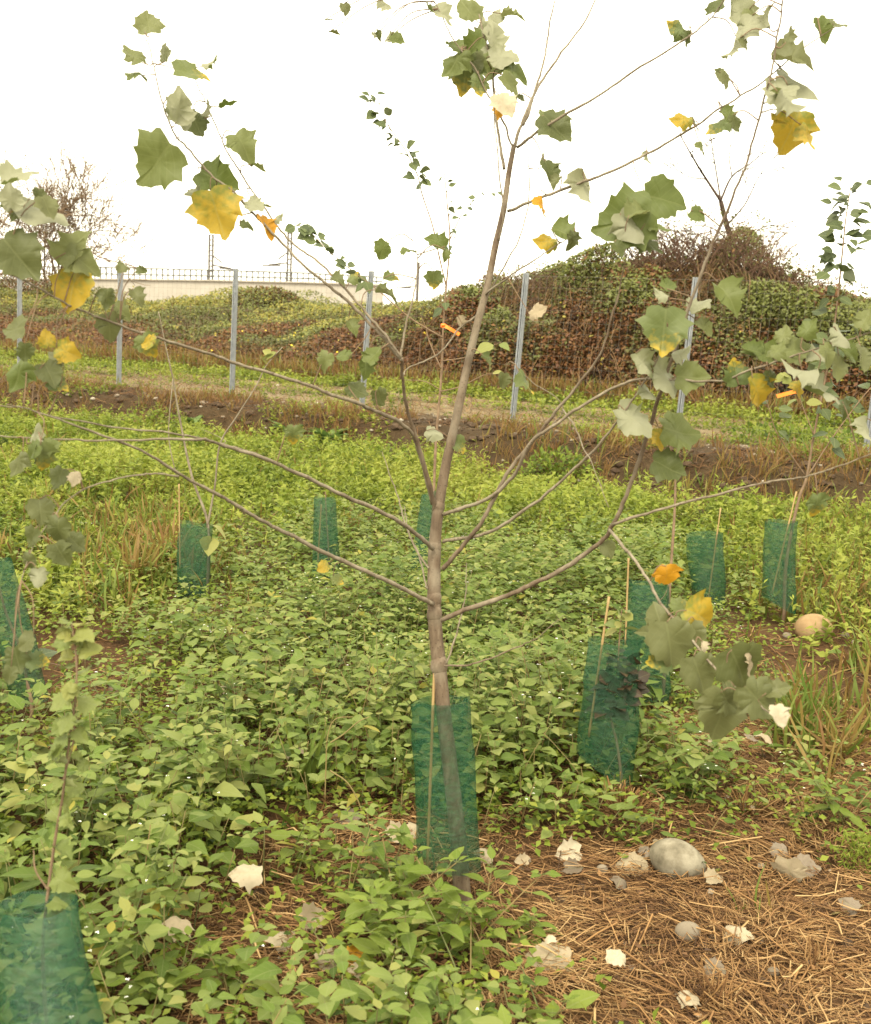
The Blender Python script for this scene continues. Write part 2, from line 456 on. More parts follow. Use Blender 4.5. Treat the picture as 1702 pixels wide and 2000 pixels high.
M_rail = solid_mat('railing_paint', [(.3, (.12, .12, .115)), (.7, (.17, .17, .16))], 3, .6, 0)
M_mast = solid_mat('mast_steel', [(.3, (.07, .06, .055)), (.7, (.12, .105, .095))], 3, .6, 0)
M_tape = solid_mat('orange_tape', [(.3, (.80, .17, .02)), (.7, (.88, .24, .03))], 20, .4, .1)
M_flower = solid_mat('white_petal', [(0, (.75, .75, .66)), (1, (.82, .82, .76))], 20, .6, 0)
M_yel = solid_mat('yellow_petal', [(0, (.62, .45, .03)), (1, (.70, .52, .05))], 20, .6, 0)

def ground_mat(name, a, b, c, track=False):
    m, n, l = mk(name)
    tc = n.new('ShaderNodeTexCoord')
    n1 = n.new('ShaderNodeTexNoise'); n1.inputs['Scale'].default_value = 3.2; n1.inputs['Detail'].default_value = 10; n1.inputs['Roughness'].default_value = .7
    n2 = n.new('ShaderNodeTexNoise'); n2.inputs['Scale'].default_value = 42; n2.inputs['Detail'].default_value = 6; n2.inputs['Roughness'].default_value = .75
    vo = n.new('ShaderNodeTexVoronoi'); vo.inputs['Scale'].default_value = 26
    for q in (n1, n2, vo): l.new(tc.outputs['Object'], q.inputs['Vector'])
    r = ramp(n, [(.3, a), (.5, b), (.72, c)])
    f = math_(n, l, 'ADD', math_(n, l, 'MULTIPLY', n1.outputs[0], .55), math_(n, l, 'MULTIPLY', n2.outputs[0], .45))
    l.new(f, r.inputs[0])
    col = r.outputs[0]
    if not track:
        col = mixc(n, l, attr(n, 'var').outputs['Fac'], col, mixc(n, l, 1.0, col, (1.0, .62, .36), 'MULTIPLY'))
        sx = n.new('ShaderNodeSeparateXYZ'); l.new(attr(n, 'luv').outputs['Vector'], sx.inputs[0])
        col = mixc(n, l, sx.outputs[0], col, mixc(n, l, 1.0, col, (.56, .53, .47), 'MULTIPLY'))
    bsd = n.new('ShaderNodeBsdfPrincipled'); bsd.inputs['Roughness'].default_value = .95; bsd.inputs['Specular IOR Level'].default_value = .15
    l.new(col, bsd.inputs['Base Color'])
    bp = n.new('ShaderNodeBump'); bp.inputs['Strength'].default_value = .9; bp.inputs['Distance'].default_value = .03
    l.new(math_(n, l, 'ADD', n2.outputs[0], math_(n, l, 'MULTIPLY', vo.outputs[0], .35)), bp.inputs['Height']); l.new(bp.outputs[0], bsd.inputs['Normal'])
    o = n.new('ShaderNodeOutputMaterial'); l.new(bsd.outputs[0], o.inputs[0])
    return m
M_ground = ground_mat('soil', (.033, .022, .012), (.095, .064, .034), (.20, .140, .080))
M_track = ground_mat('dry_track', (.10, .072, .034), (.19, .142, .078), (.29, .232, .145), True)

def net_mat():
    m, n, l = mk('green_shade_net')
    tc = n.new('ShaderNodeTexCoord')
    uv = attr(n, 'luv').outputs['Vector']
    mp = n.new('ShaderNodeMapping'); mp.inputs['Scale'].default_value = (26, 80, 1); l.new(uv, mp.inputs[0])
    n1 = n.new('ShaderNodeTexNoise'); n1.inputs['Scale'].default_value = 1.0; n1.inputs['Detail'].default_value = 4; l.new(mp.outputs[0], n1.inputs[0])
    n2 = n.new('ShaderNodeTexNoise'); n2.inputs['Scale'].default_value = 9; n2.inputs['Detail'].default_value = 3; l.new(tc.outputs['Object'], n2.inputs[0])
    mp2 = n.new('ShaderNodeMapping'); mp2.inputs['Scale'].default_value = (60, 500, 1); l.new(uv, mp2.inputs[0])
    ck = n.new('ShaderNodeTexChecker'); ck.inputs['Scale'].default_value = 1; l.new(mp2.outputs[0], ck.inputs[0])
    r = ramp(n, [(.25, (.004, .042, .018)), (.5, (.010, .076, .033)), (.75, (.045, .135, .056))]); l.new(n1.outputs[0], r.inputs[0])
    b = n.new('ShaderNodeBsdfPrincipled'); b.inputs['Roughness'].default_value = .45; l.new(r.outputs[0], b.inputs['Base Color'])
    t2 = n.new('ShaderNodeBsdfTranslucent'); l.new(r.outputs[0], t2.inputs[0])
    m2 = n.new('ShaderNodeMixShader'); m2.inputs[0].default_value = .35; l.new(b.outputs[0], m2.inputs[1]); l.new(t2.outputs[0], m2.inputs[2])
    tr = n.new('ShaderNodeBsdfTransparent')
    bp = n.new('ShaderNodeBump'); bp.inputs['Strength'].default_value = .6; bp.inputs['Distance'].default_value = .006
    l.new(math_(n, l, 'ADD', n1.outputs[0], n2.outputs[0]), bp.inputs['Height']); l.new(bp.outputs[0], b.inputs['Normal'])
    ms = n.new('ShaderNodeMixShader')
    fac = math_(n, l, 'ADD', math_(n, l, 'MULTIPLY', n1.outputs[0], .35), math_(n, l, 'ADD', math_(n, l, 'MULTIPLY', n2.outputs[0], .35), math_(n, l, 'MULTIPLY', ck.outputs[1], .14)))
    fac = math_(n, l, 'ADD', fac, .06, True)
    l.new(fac, ms.inputs[0]); l.new(tr.outputs[0], ms.inputs[1]); l.new(m2.outputs[0], ms.inputs[2])
    o = n.new('ShaderNodeOutputMaterial'); l.new(ms.outputs[0], o.inputs[0])
    return m
M_net = net_mat()

# ---------------------------------------------------------------- ground sheet
def axis(lo, hi, step, far, nfar):
    a = np.arange(lo, hi + 1e-6, step)
    g = np.geomspace(step * 1.5, far, nfar).cumsum(); g = g / g[-1] * far
    return np.concatenate([lo - g[::-1], a, hi + g])
gx = axis(-13, 13, .13, 700, 22)
gy = np.concatenate([-np.geomspace(2, 60, 8)[::-1], np.arange(-1, 34, .13), 34 + np.geomspace(.3, 900, 34)])
X, Y = np.meshgrid(gx, gy, indexing='ij')
Z = H(X, Y)
nx, ny = X.shape
i, j = np.meshgrid(np.arange(nx - 1), np.arange(ny - 1), indexing='ij')
a_ = (i * ny + j).ravel(); b_ = ((i + 1) * ny + j).ravel(); c_ = ((i + 1) * ny + j + 1).ravel(); d_ = (i * ny + j + 1).ravel()
acc = Acc()
S_, T_ = st(X, Y)
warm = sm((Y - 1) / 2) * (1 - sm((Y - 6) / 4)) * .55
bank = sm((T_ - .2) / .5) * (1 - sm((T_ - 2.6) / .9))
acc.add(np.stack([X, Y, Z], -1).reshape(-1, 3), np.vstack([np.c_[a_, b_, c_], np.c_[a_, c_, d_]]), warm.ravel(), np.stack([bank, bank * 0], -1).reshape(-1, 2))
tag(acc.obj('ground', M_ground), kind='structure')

# dirt track behind the fence
ss = np.arange(-30, 40, .2); tt = np.linspace(-.35, -4.4, 34)
S, T = np.meshgrid(ss, tt, indexing='ij')
Te = T + .25 * (fbm(S, T, .8, 4) - .5)
X, Y = from_st(S, Te); Z = H(X, Y) + .02 + .03 * (fbm(X, Y, 5, 6) - .5) - .05 * (np.exp(-((T + 1.4) / .35) ** 2) + np.exp(-((T + 3.1) / .35) ** 2)) * .4
Z = np.maximum(Z, H(X, Y) + .012)
edgef = np.minimum(np.arange(34), np.arange(34)[::-1]); Z[:, edgef == 0] -= .05
nx, ny = X.shape
i, j = np.meshgrid(np.arange(nx - 1), np.arange(ny - 1), indexing='ij')
a_ = (i * ny + j).ravel(); b_ = ((i + 1) * ny + j).ravel(); c_ = ((i + 1) * ny + j + 1).ravel(); d_ = (i * ny + j + 1).ravel()
acc = Acc(); acc.add(np.stack([X, Y, Z], -1).reshape(-1, 3), np.vstack([np.c_[a_, c_, b_], np.c_[a_, d_, c_]]))
tag(acc.obj('dirt_track', M_track), kind='structure')

# ---------------------------------------------------------------- far wall, railing, masts
D = 105.0
wall_top = [(-260, 548), (190, 546), (420, 549), (600, 553), (748, 558)]
rail_top = [(-260, 518), (190, 521), (420, 527), (600, 533), (748, 541)]
wt = np.array([P(x, y, D) for x, y in wall_top]); rt = np.array([P(x, y, D - .2) for x, y in rail_top])
wroot = empty('concrete_wall', (wt[2][0], wt[2][1], 1.5), 'long pale beige concrete wall beyond the overgrown embankment', 'wall')
acc = Acc()
for k in range(len(wt) - 1):
    p, q = wt[k], wt[k + 1]
    n_ = np.array([0, 1.2, 0])
    v = [p, q, q + n_, p + n_, [p[0], p[1], 0.6], [q[0], q[1], 0.6], [q[0], q[1] + 1.2, .6], [p[0], p[1] + 1.2, .6]]
    acc.add(v, [(0, 1, 5), (0, 5, 4), (0, 3, 2), (0, 2, 1), (3, 7, 6), (3, 6, 2)] + ([(0, 4, 7), (0, 7, 3)] if k == 0 else []) + ([(1, 2, 6), (1, 6, 5)] if k == len(wt) - 2 else []))
acc.obj('wall_face', M_conc, wroot, smooth=False)
acc = Acc()
for k in range(len(wt) - 1):
    p, q = wt[k].copy(), wt[k + 1].copy(); p[2] += .06; q[2] += .06
    c = (p + q) / 2; L = np.linalg.norm(q - p); ux = (q - p) / L
    box(acc, c + np.array([0, .55, 0]), (L, 1.5, .13), np.array([ux, [0, 1, 0], np.cross(ux, [0, 1, 0])]))
acc.obj('coping', M_conc, wroot, smooth=False)
rroot = empty('metal_railing', wt[2] + np.array([0, 0, .1]), 'grey metal railing of upright bars along the top of the concrete wall', 'railing')
acc = Acc()
xs = np.interp(np.arange(-255, 745, 11.0), [r[0] for r in rail_top], np.arange(len(rail_top)))
for q in xs:
    lo = np.array([np.interp(q, np.arange(len(wt)), wt[:, c]) for c in range(3)]); hi = np.array([np.interp(q, np.arange(len(rt)), rt[:, c]) for c in range(3)])
    box(acc, (lo + hi) / 2 + np.array([0, .1, 0]), (.12, .12, hi[2] - lo[2]))
tag(acc.obj('bar', M_rail, rroot, smooth=False), kind='stuff')
for h in (.45, .97):
    acc = Acc()
    for k in range(len(wt) - 1):
        p = wt[k] * (1 - h) + rt[k] * h; q = wt[k + 1] * (1 - h) + rt[k + 1] * h
        tube(acc, [p, q], [.07], 5)
    acc.obj('rail', M_rail, rroot)

def mast(px, ytop, ybot, d, side, lab, wid=.38):
    top = P(px, ytop, d); bot = P(px, ybot, d); bot = np.array([top[0], top[1], .9])
    r = empty('catenary_mast', bot, lab, 'mast', 'railway masts behind the wall')
    acc = Acc(); hgt = top[2] - bot[2]
    for sx in (-1, 1): box(acc, (bot + top) / 2 + np.array([sx * wid / 2, 0, 0]), (.2, .2, hgt))
    for k in np.arange(.3, hgt, .55): box(acc, [top[0], top[1] - .0, bot[2] + k], (wid - .2, .08, .12))
    acc.obj('mast_post', M_mast, r, smooth=False)
    for (f0, dx0, f1, dx1) in ((.33, .1, .36, 2.2), (.22, .1, .30, 1.2), (.36, .9, .37, 2.9)):
        acc = Acc()
        tube(acc, [[top[0] + side * dx0, top[1], top[2] - hgt * f0], [top[0] + side * dx1, top[1], top[2] - hgt * f1]], [.085], 5)
        acc.obj('cantilever_arm', M_mast, r)
mast(413, 458, 572, 118, 1, 'railway mast with arms to its right, rising behind the concrete wall')
mast(567, 448, 582, 118, -1, 'railway mast with arms to its left, near the right part of the concrete wall')
mast(818, 512, 600, 150, -1, 'farthest thin railway mast beyond the end of the concrete wall', .2)

# ---------------------------------------------------------------- wire fence
fr = empty('wire_fence', (FA[0], FA[1], .5), 'wire mesh fence on galvanised posts along the top of the soil bank', 'fence')
HF = 2.03
lean = np.array([.035, 0, 0])
tops = []
for k in range(-4, 9):
    sk = k * SPACING
    if k in (4, 5):
        cand = np.linspace(sk - 1.2, sk + .3, 200); cx, cy = from_st(cand, 0)
        sk = cand[np.argmin(np.abs(proj(np.c_[cx, cy, H(cx, cy)])[0] - {4: 1321, 5: 1690}[k]))]
    x, y = from_st(sk, 0); z = float(H(x, y)) - .1
    acc = Acc()
    ax = np.array([[FU[0], FU[1], 0], [FN[0], FN[1], 0], [0, 0, 1]])
    w_ = .064
    for off, sz in (((0, -.028), (w_, .006)), ((-w_ / 2 + .003, 0), (.006, .05)), ((w_ / 2 - .003, 0), (.006, .05)), ((-.014, .02), (.012, .02)), ((.014, .02), (.012, .02))):
        c = np.array([x + off[0] * FU[0] + off[1] * FN[0], y + off[0] * FU[1] + off[1] * FN[1], z + (HF + .1) / 2])
        box(acc, c, (sz[0], sz[1], HF + .1), ax)
    v = acc.v
    for q in range(len(v)): v[q] = v[q] + (v[q][:, 2:3] - z) * lean * (1.0 if k > 1 else .45)
    acc.obj('post', M_galv, fr, smooth=False)
acc = Acc()
so_ = np.arange(-4 * SPACING, 8 * SPACING, .10)
x, y = from_st(so_, -.05)
zb = H(x, y) + .03
for q in range(len(so_)):
    acc.add([[x[q] - .0008, y[q], zb[q]], [x[q] + .0008, y[q], zb[q]], [x[q] + .0012 + .05, y[q], zb[q] + HF - .06], [x[q] - .0012 + .05, y[q], zb[q] + HF - .06]], [(0, 1, 2), (0, 2, 3)])
zs = np.convolve(np.pad(zb, 10, 'edge'), np.ones(21) / 21, 'valid')
for h in np.arange(0.02, HF - .04, .15):
    w2 = .0018 if h < HF - .2 else .003
    a0 = np.c_[x + .025 * h, y + .003, zs + h - w2 / 2]; a1 = np.c_[x + .025 * h, y + .003, zs + h + w2 / 2]
    N = len(x); idx = np.arange(N - 1)
    acc.add(np.vstack([a0, a1]), np.vstack([np.c_[idx, idx + 1, N + idx + 1], np.c_[idx, N + idx + 1, N + idx]]))
tag(acc.obj('wire_netting', M_wire, fr, smooth=False), kind='stuff')

# ---------------------------------------------------------------- bramble cover on the embankment
def thicket(hsh, s0, s1, n, lab, cat, kind, seed, base_col):
    rr = np.random.default_rng(seed)
    acc = Acc()
    s = rr.uniform(s0, s1, n); t = -5.4 - (-crest_t(s) - 2.9) * rr.random(n) ** 1.15
    x, y = from_st(s, t)
    cl = fbm(s, t, .8, seed, 3); cl2 = fbm(s * 1.0, t, 3.2, seed + 4, 2)
    keep = rr.random(n) < np.clip(.25 + 1.6 * cl2, 0, 1)
    x, y, s, t, cl, cl2 = (q[keep] for q in (x, y, s, t, cl, cl2)); n = len(x)
    shell = (.08 + hsh * sm((cl - .3) * 2.4) + hsh * .6 * sm((fbm(s, t, .45, seed + 9, 2) - .4) * 3)) * sm((-t - 5.2) / 1.0)
    rh = 1 - rr.random(n) ** 2.2
    z = H(x, y) + shell * rh + .02
    hrel = np.clip((z - .5) / (crest(s) - .5 + .1), 0, 1.1)
    d = np.c_[rr.normal(size=n), rr.normal(size=n), rr.normal(size=n) * .5 - .2]
    d[:, :2] += FN * .5
    nn = np.c_[rr.normal(size=n) * .6, rr.normal(size=n) * .6, np.ones(n)]; nn[:, :2] += FN * .5
    var = base_col(s, hrel, cl, cl2, rr, n)
    sc = rr.uniform(.04, .115, n)
    scatter(acc, SMALL, np.c_[x, y, z], d, nn, sc, var)
    return acc

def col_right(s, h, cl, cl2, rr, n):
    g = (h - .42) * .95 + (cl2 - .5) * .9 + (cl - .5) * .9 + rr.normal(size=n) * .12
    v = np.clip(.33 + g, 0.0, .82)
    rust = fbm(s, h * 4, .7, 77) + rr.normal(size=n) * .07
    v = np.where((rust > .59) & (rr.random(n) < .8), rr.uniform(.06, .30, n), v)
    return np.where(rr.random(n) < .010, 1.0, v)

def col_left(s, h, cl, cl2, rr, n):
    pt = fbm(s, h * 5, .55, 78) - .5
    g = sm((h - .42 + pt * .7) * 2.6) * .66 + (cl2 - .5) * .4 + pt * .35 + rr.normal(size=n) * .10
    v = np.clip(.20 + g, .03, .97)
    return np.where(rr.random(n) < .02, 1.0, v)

SB = st(*P(840, 700, 24)[:2])[0]
accL = thicket(.30, -22, SB + 1.2, 150000, '', '', '', 5, col_left)
tag(accL.obj('bramble_cover', M_bramble), 'green and rust bramble growth over the embankment below the wall', 'brambles', kind='stuff')
tr = empty('bramble_thicket', (*from_st(SB + 5, -8), 1.0), 'big dark hump of brambles and creepers with a dead tree in it', 'thicket')
accR = thicket(.75, SB - .5, SB + 15, 220000, '', '', '', 9, col_right)
tag(accR.obj('foliage', M_bramble, tr), kind='stuff')
# dead stems hanging in front and arching canes
def canes(s0, s1, n, acc, rr, h0=.2, h1=1.0):
    for _ in range(n):
        s = rr.uniform(s0, s1); t = -5.5 - rr.random() * (3.6 if s > SB else 6)
        x, y = from_st(s, t); z = float(H(x, y))
        L = rr.uniform(.35, 1.3); az = rr.uniform(-1.2, 1.2); out = FN * math.cos(az) + FU * math.sin(az)
        p0 = np.array([x, y, z + .05]); up = rr.uniform(.15, .55)
        p1 = p0 + np.array([out[0] * L * .4, out[1] * L * .4, up]); p2 = p0 + np.array([out[0] * L, out[1] * L, up * .3 - rr.random() * .5])
        p2[2] = max(p2[2], float(H(p2[0], p2[1])) + .02)
        tube(acc, smooth_path([p0, p1, p2], 3), [.009, .004], 3, rr.uniform(0, .75))
accC = Acc(); canes(SB - .5, SB + 14, 1900, accC, np.random.default_rng(3))
tag(accC.obj('stem', M_deadstem, tr), kind='stuff')
accC = Acc(); canes(-18, SB, 260, accC, np.random.default_rng(4))
tag(accC.obj('bramble_cane', M_deadstem), 'dry brown bramble canes arching over the left embankment', 'canes', kind='stuff')
# wispy shoots along the skyline
sP = st(*P(1430, 500, 25)[:2])[0]
accC = Acc(); rr = np.random.default_rng(31)
for _ in range(1300):
    s = rr.uniform(SB + .5, SB + 12.5) if rr.random() < .76 else sP + rr.normal() * 1.5
    t = TC + rr.normal() * .6
    x, y = from_st(s, t); z = float(H(x, y)) + .25
    L = rr.uniform(.35, .85) * (1.7 if abs(s - sP) < 1.6 else .75)
    dr = np.array([rr.normal() * .6, rr.normal() * .4, 1.0]); dr /= np.linalg.norm(dr)
    p0 = np.array([x, y, z]); p1 = p0 + dr * L * .6; p2 = p0 + dr * L + np.array([rr.normal() * .25, 0, -.15 * L])
    path = smooth_path([p0, p1, p2], 4); tube(accC, path, [.010, .005], 3, rr.uniform(.0, .4))
tag(accC.obj('shoot', M_redtwig, tr), kind='stuff')
acc = Acc(); n = 3600
s = np.random.default_rng(8).uniform(SB + .5, SB + 12.5, n); t = TC + np.random.default_rng(9).normal(size=n) * .6
x, y = from_st(s, t); z = H(x, y) + .3 + np.random.default_rng(10).random(n) * np.where(np.abs(s - sP) < 1.6, 1.2, .6)
scatter(acc, SMALL, np.c_[x, y, z], R.normal(size=(n, 3)), R.normal(size=(n, 3)) + [0, 0, 1], R.uniform(.04, .09, n), R.uniform(.3, .8, n))
tag(acc.obj('shoot_leaves', M_bramble, tr), kind='stuff')
# small yellow flowers dotted over the brambles
acc = Acc(); n = 120
s = R.uniform(SB - 6, SB + 9, n); t = -5.6 - R.random(n) * 2.4; x, y = from_st(s, t); z = H(x, y) + R.uniform(.2, .5, n)
scatter(acc, SMALL, np.c_[x, y, z], R.normal(size=(n, 3)), np.c_[R.normal(size=n) * .3 + FN[0], R.normal(size=n) * .3 + FN[1], np.ones(n) * .5], R.uniform(.05, .08, n), .5)
tag(acc.obj('yellow_flower', M_yel), 'small yellow flowers dotted over the brambles behind the fence', 'flowers', kind='stuff')

# bare trees
def grow(acc, p, d, L, r, lvl, rr, spread, tips, sides=6, rmin=.008):
    pts = [p]; dd = d.copy(); nseg = 4
    for k in range(nseg):
        dd = dd + rr.normal(size=3) * .13; dd /= np.linalg.norm(dd); pts.append(pts[-1] + dd * L / nseg)
    tube(acc, smooth_path(pts, 2), [max(r, rmin), max(r * .6, rmin * .8)], sides if lvl > 1 else 3)
    tips.append(pts[-1])
    if lvl == 0: return
    for k in range(rr.integers(3, 5)):
        f = rr.uniform(.35, 1.0); q = pts[0] + 0; ii = f * nseg; a = int(min(ii, nseg - 1)); q = pts[a] + (pts[a + 1] - pts[a]) * (ii - a)
        nd = dd + rr.normal(size=3) * spread; nd[2] += .15; nd /= np.linalg.norm(nd)
        grow(acc, q, nd, L * rr.uniform(.5, .8), r * .5, lvl - 1, rr, spread, tips, sides, rmin)

rr = np.random.default_rng(21)
b0 = P(1440, 560, 24.5); zb0 = float(H(b0[0], b0[1]))
t1 = empty('bare_tree', (b0[0], b0[1], zb0), 'dark leafless tree rising out of the bramble hump', 'tree')
acc = Acc()
tk = [np.array([b0[0], b0[1], zb0]), P(1438, 500, 24.5), P(1420, 440, 24.5), P(1408, 392, 24.4)]
tube(acc, smooth_path(tk, 4), [.085, .05], 7); acc.obj('trunk', M_darkwood, t1)
for pts, r0 in (([(1408, 392), (1380, 350), (1355, 310), (1328, 262)], .035), ([(1408, 392), (1430, 345), (1465, 320), (1490, 300)], .028), ([(1420, 440), (1455, 400), (1480, 350), (1500, 320)], .022),
                ([(1408, 392), (1400, 340), (1392, 290), (1385, 240)], .022), ([(1380, 350), (1345, 345), (1320, 330)], .016), ([(1430, 345), (1425, 300), (1440, 250)], .016), ([(1438, 500), (1470, 460), (1500, 440), (1540, 445)], .02), ([(1438, 490), (1400, 450), (1360, 440), (1320, 455)], .018)):
    acc = Acc(); W = smooth_path([P(a, b, 24.4 + rr.normal() * .15) for a, b in pts], 4)
    tube(acc, W, [r0, r0 * .35], 5); tips = []
    for k in range(5, len(W), 2):
        dd = W[min(k + 1, len(W) - 1)] - W[k - 1]; dd /= np.linalg.norm(dd)
        nd = dd + rr.normal(size=3) * .6; nd /= np.linalg.norm(nd)
        grow(acc, W[k], nd, rr.uniform(.3, .7), r0 * .4, 1, rr, .5, tips, 3, .009)
    acc.obj('branch', M_darkwood, t1)
rr = np.random.default_rng(23)
b0 = P(105, 600, 42); zb0 = 1.4
t2 = empty('bare_tree', (b0[0], b0[1], zb0), 'twiggy reddish shrub-like tree with few leaves behind the fence, beside the wall', 'tree')
acc = Acc(); tips = []
for q in range(9):
    p = np.array([b0[0] + rr.normal() * .25, b0[1], zb0])
    d = np.array([rr.normal() * .33, rr.normal() * .3, 1.0]); d /= np.linalg.norm(d)
    grow(acc, p, d, rr.uniform(2.6, 3.5), .05, 4, rr, .5, tips, 4, .013)
acc.obj('branches', M_twig, t2)
acc = Acc(); tp = np.array(tips); tp = tp[rr.random(len(tp)) < .22]; n = len(tp)
scatter(acc, SMALL, tp + rr.normal(size=(n, 3)) * .05, rr.normal(size=(n, 3)), rr.normal(size=(n, 3)) + [0, 0, 1], rr.uniform(.06, .12, n), rr.uniform(.35, 1, n))
tag(acc.obj('foliage', M_bramble, t2), kind='stuff')

# ---------------------------------------------------------------- field vegetation: layout map
ROWS = [760, 860, 960, 1060, 1160, 1260, 1360, 1460, 1560, 1660, 1760, 1860, 1960, 2060]
WMAP = ["000000000000000000", "000000000000000000", "112111222111111111", "332233666655543322", "322567888888876432", "444688999999986421",
        "533579999999953321", "889999999999854222", "999999876999776443", "999996410244432235", "886642475300000002", "776524388410000000", "787643454420100002", "888865555442211112"]
FMAP = ["000000000000000000", "788765567886000000", "888899889998766778", "654444333444566788", "443211111111223345", "222100000000000123",
        "011000000000000011", "000000000000000001", "000000000000000000", "000010000000000002", "000000000000000001", "000000000000000000", "000000000000000000", "000000000000000000"]
DMAP = ["000000000000000000", "111212111112111111", "223211112212121111", "235731111211111368", "124621000000001268", "011200000000000257",
        "000000000000000246", "000000000000001353", "000000100000000121", "000000100000000100", "000000000000000000", "000000000000000000", "000000000000000000", "000000000000000000"]
SMAP = ["222222222222222222", "222222222222222222", "112111111111111111", "112311111111111122", "113311111111111223", "123322222222223466",
        "258322222222247789", "222222333222468999", "222222788434677888", "222235999877899987", "233568889999999998", "344678788899999999", "344577888889999999", "344567888889999999"]
def mapval(mp, x, y):
    A = np.array([[int(c) for c in r] for r in mp], float)
    px, py, d = proj(np.c_[x, y, H(x, y)])
    py = np.where(d < .3, 2060, py); px = np.where(d < .3, np.clip(x * 400 + 851, 0, 1700), px)
    fx = np.clip(px / 100, 0, 16.999); fy = np.clip(np.interp(py, ROWS, np.arange(len(ROWS))), 0, len(ROWS) - 1.001)
    i = fy.astype(int); j = fx.astype(int); u = fx - j; v = fy - i
    return A[i, j] * (1 - u) * (1 - v) + A[i, j + 1] * u * (1 - v) + A[i + 1, j] * (1 - u) * v + A[i + 1, j + 1] * u * v

def field(n, ymin, ymax, margin=.62, power=1.0):
    """random ground points in the viewed wedge with a margin at its sides"""
    y = ymin + (ymax - ymin) * R.random(n) ** power
    half = y * margin + .7
    x = R.uniform(-1, 1, n) * half
    return x, y, half

def dens_pick(x, y, half, mp, per_m2, ymin, ymax, thr=0.0, noise=.6, nsc=1.4, seed=1):
    v = mapval(mp, x, y) / 9.0
    v = v + noise * (fbm(x, y, nsc, seed) - .5)
    n = len(x)
    area = np.mean(2 * half) * (ymax - ymin)
    samp = n / area
    # samples are uniform in y, not in area: weight by width
    p = np.clip(v - thr, 0, 1) * per_m2 / samp * (half / np.mean(half))
    return R.random(n) < p

# straw litter
def straw(n, ymin, ymax, per, rad, L0, L1, nz=.9, vadd=0.0, lift=.035):
    x, y, half = field(n, ymin, ymax)
    k = dens_pick(x, y, half, SMAP, per, ymin, ymax, .1, nz, 2.6, 12)
    x, y = x[k], y[k]; n = len(x)
    z = H(x, y) + R.random(n) ** 2 * lift + .003
    # streams of aligned straw plus random ones
    base = fbm(x, y, 1.5, 33) * 9
    az = np.where(R.random(n) < .5, base + R.normal(size=n) * .5, R.uniform(0, 6.28, n))
    d = np.c_[np.cos(az), np.sin(az), R.normal(size=n) * .14]
    L = R.uniform(L0, L1, n) ** 1.0 * R.uniform(.5, 1, n)
    nn = np.c_[R.normal(size=n) * .3, R.normal(size=n) * .3, np.ones(n)]
    rad = rad * R.uniform(.6, 1.7, n)
    var = np.clip(R.beta(2, 2.2, n) * 1.05 + .55 * (fbm(x, y, 2.6, 44) - .5) + vadd, 0, 1)
    p = np.c_[x, y, z] - d * (L * .5)[:, None]
    p[:, 2] = np.maximum(p[:, 2], H(p[:, 0], p[:, 1]) + .002)
    acc = Acc(); scatter_straw(acc, p, d, nn, L, rad, R.normal(size=n) * .07, var)
    return acc
a1 = straw(600000, 1.6, 5.2, 5600, .0008, .02, .17)
tag(a1.obj('straw_litter', M_straw), 'brown straw mulch matted over the bare soil', 'straw', kind='stuff')
a3 = straw(40000, 1.6, 5.4, 260, .0017, .06, .26, 1.2, .22, .05)
tag(a3.obj('coarse_straw', M_straw), 'coarser pale straw stalks lying loose over the finer mulch', 'straw', kind='stuff')
x, y, half = field(30000, 1.6, 6); k = dens_pick(x, y, half, SMAP, 420, 1.6, 6, .2, 1.0, 2.0, 15); x, y = x[k], y[k]; n = len(x); accb = Acc()
scatter(accb, SMALL, np.c_[x, y, H(x, y) + R.random(n) * .03 + .004], np.c_[R.normal(size=(n, 2)), R.normal(size=n) * .2], np.c_[R.normal(size=(n, 2)) * .35, np.ones(n)], R.uniform(.008, .034, n), R.beta(1.5, 3, n) * .75)
tag(accb.obj('leaf_crumbs', M_straw), 'brown crumbled leaf litter mixed into the straw', 'litter', kind='stuff')
a2 = straw(60000, 5.2, 13, 330, .0018, .06, .26)
tag(a2.obj('straw_litter', M_straw), 'sparse dry straw between the weeds further back', 'straw', kind='stuff')

# weeds
def weed_leaves(base, h, L, rr, lean=None):
    """returns lists of (pos, dir, normal, scale, template, var) and the stem path"""
    lean = rr.normal(size=2) * .25 if lean is None else lean
    nn = max(3, int(h / .045)); out = []; phi = rr.uniform(0, 6.28)
    pts = [np.array([base[0] + lean[0] * h * (k / nn) ** 1.3, base[1] + lean[1] * h * (k / nn) ** 1.3, base[2] + h * k / nn]) for k in range(nn + 1)]
    for k in range(1, nn + 1):
        f = k / nn
        cnt = 2 if f < .95 else 4
        for c in range(cnt):
            az = phi + k * 1.57 + c * (6.283 / cnt) + rr.normal() * .35
            el = -.25 + .55 * f + rr.normal() * .2
            d = np.array([math.cos(az) * math.cos(el), math.sin(az) * math.cos(el), math.sin(el)])
            sc = L * (.55 + .75 * f * (1.35 - f) * 1.6) * rr.uniform(.65, 1.15) * (.62 if f > .95 else 1)
            pet = sc * rr.uniform(.2, .5)
            nrm = np.array([-d[0] * .5 + rr.normal() * .25, -d[1] * .5 + rr.normal() * .25, 1.0])
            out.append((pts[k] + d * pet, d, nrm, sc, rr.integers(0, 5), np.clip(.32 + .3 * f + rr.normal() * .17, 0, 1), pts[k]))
    return out, pts

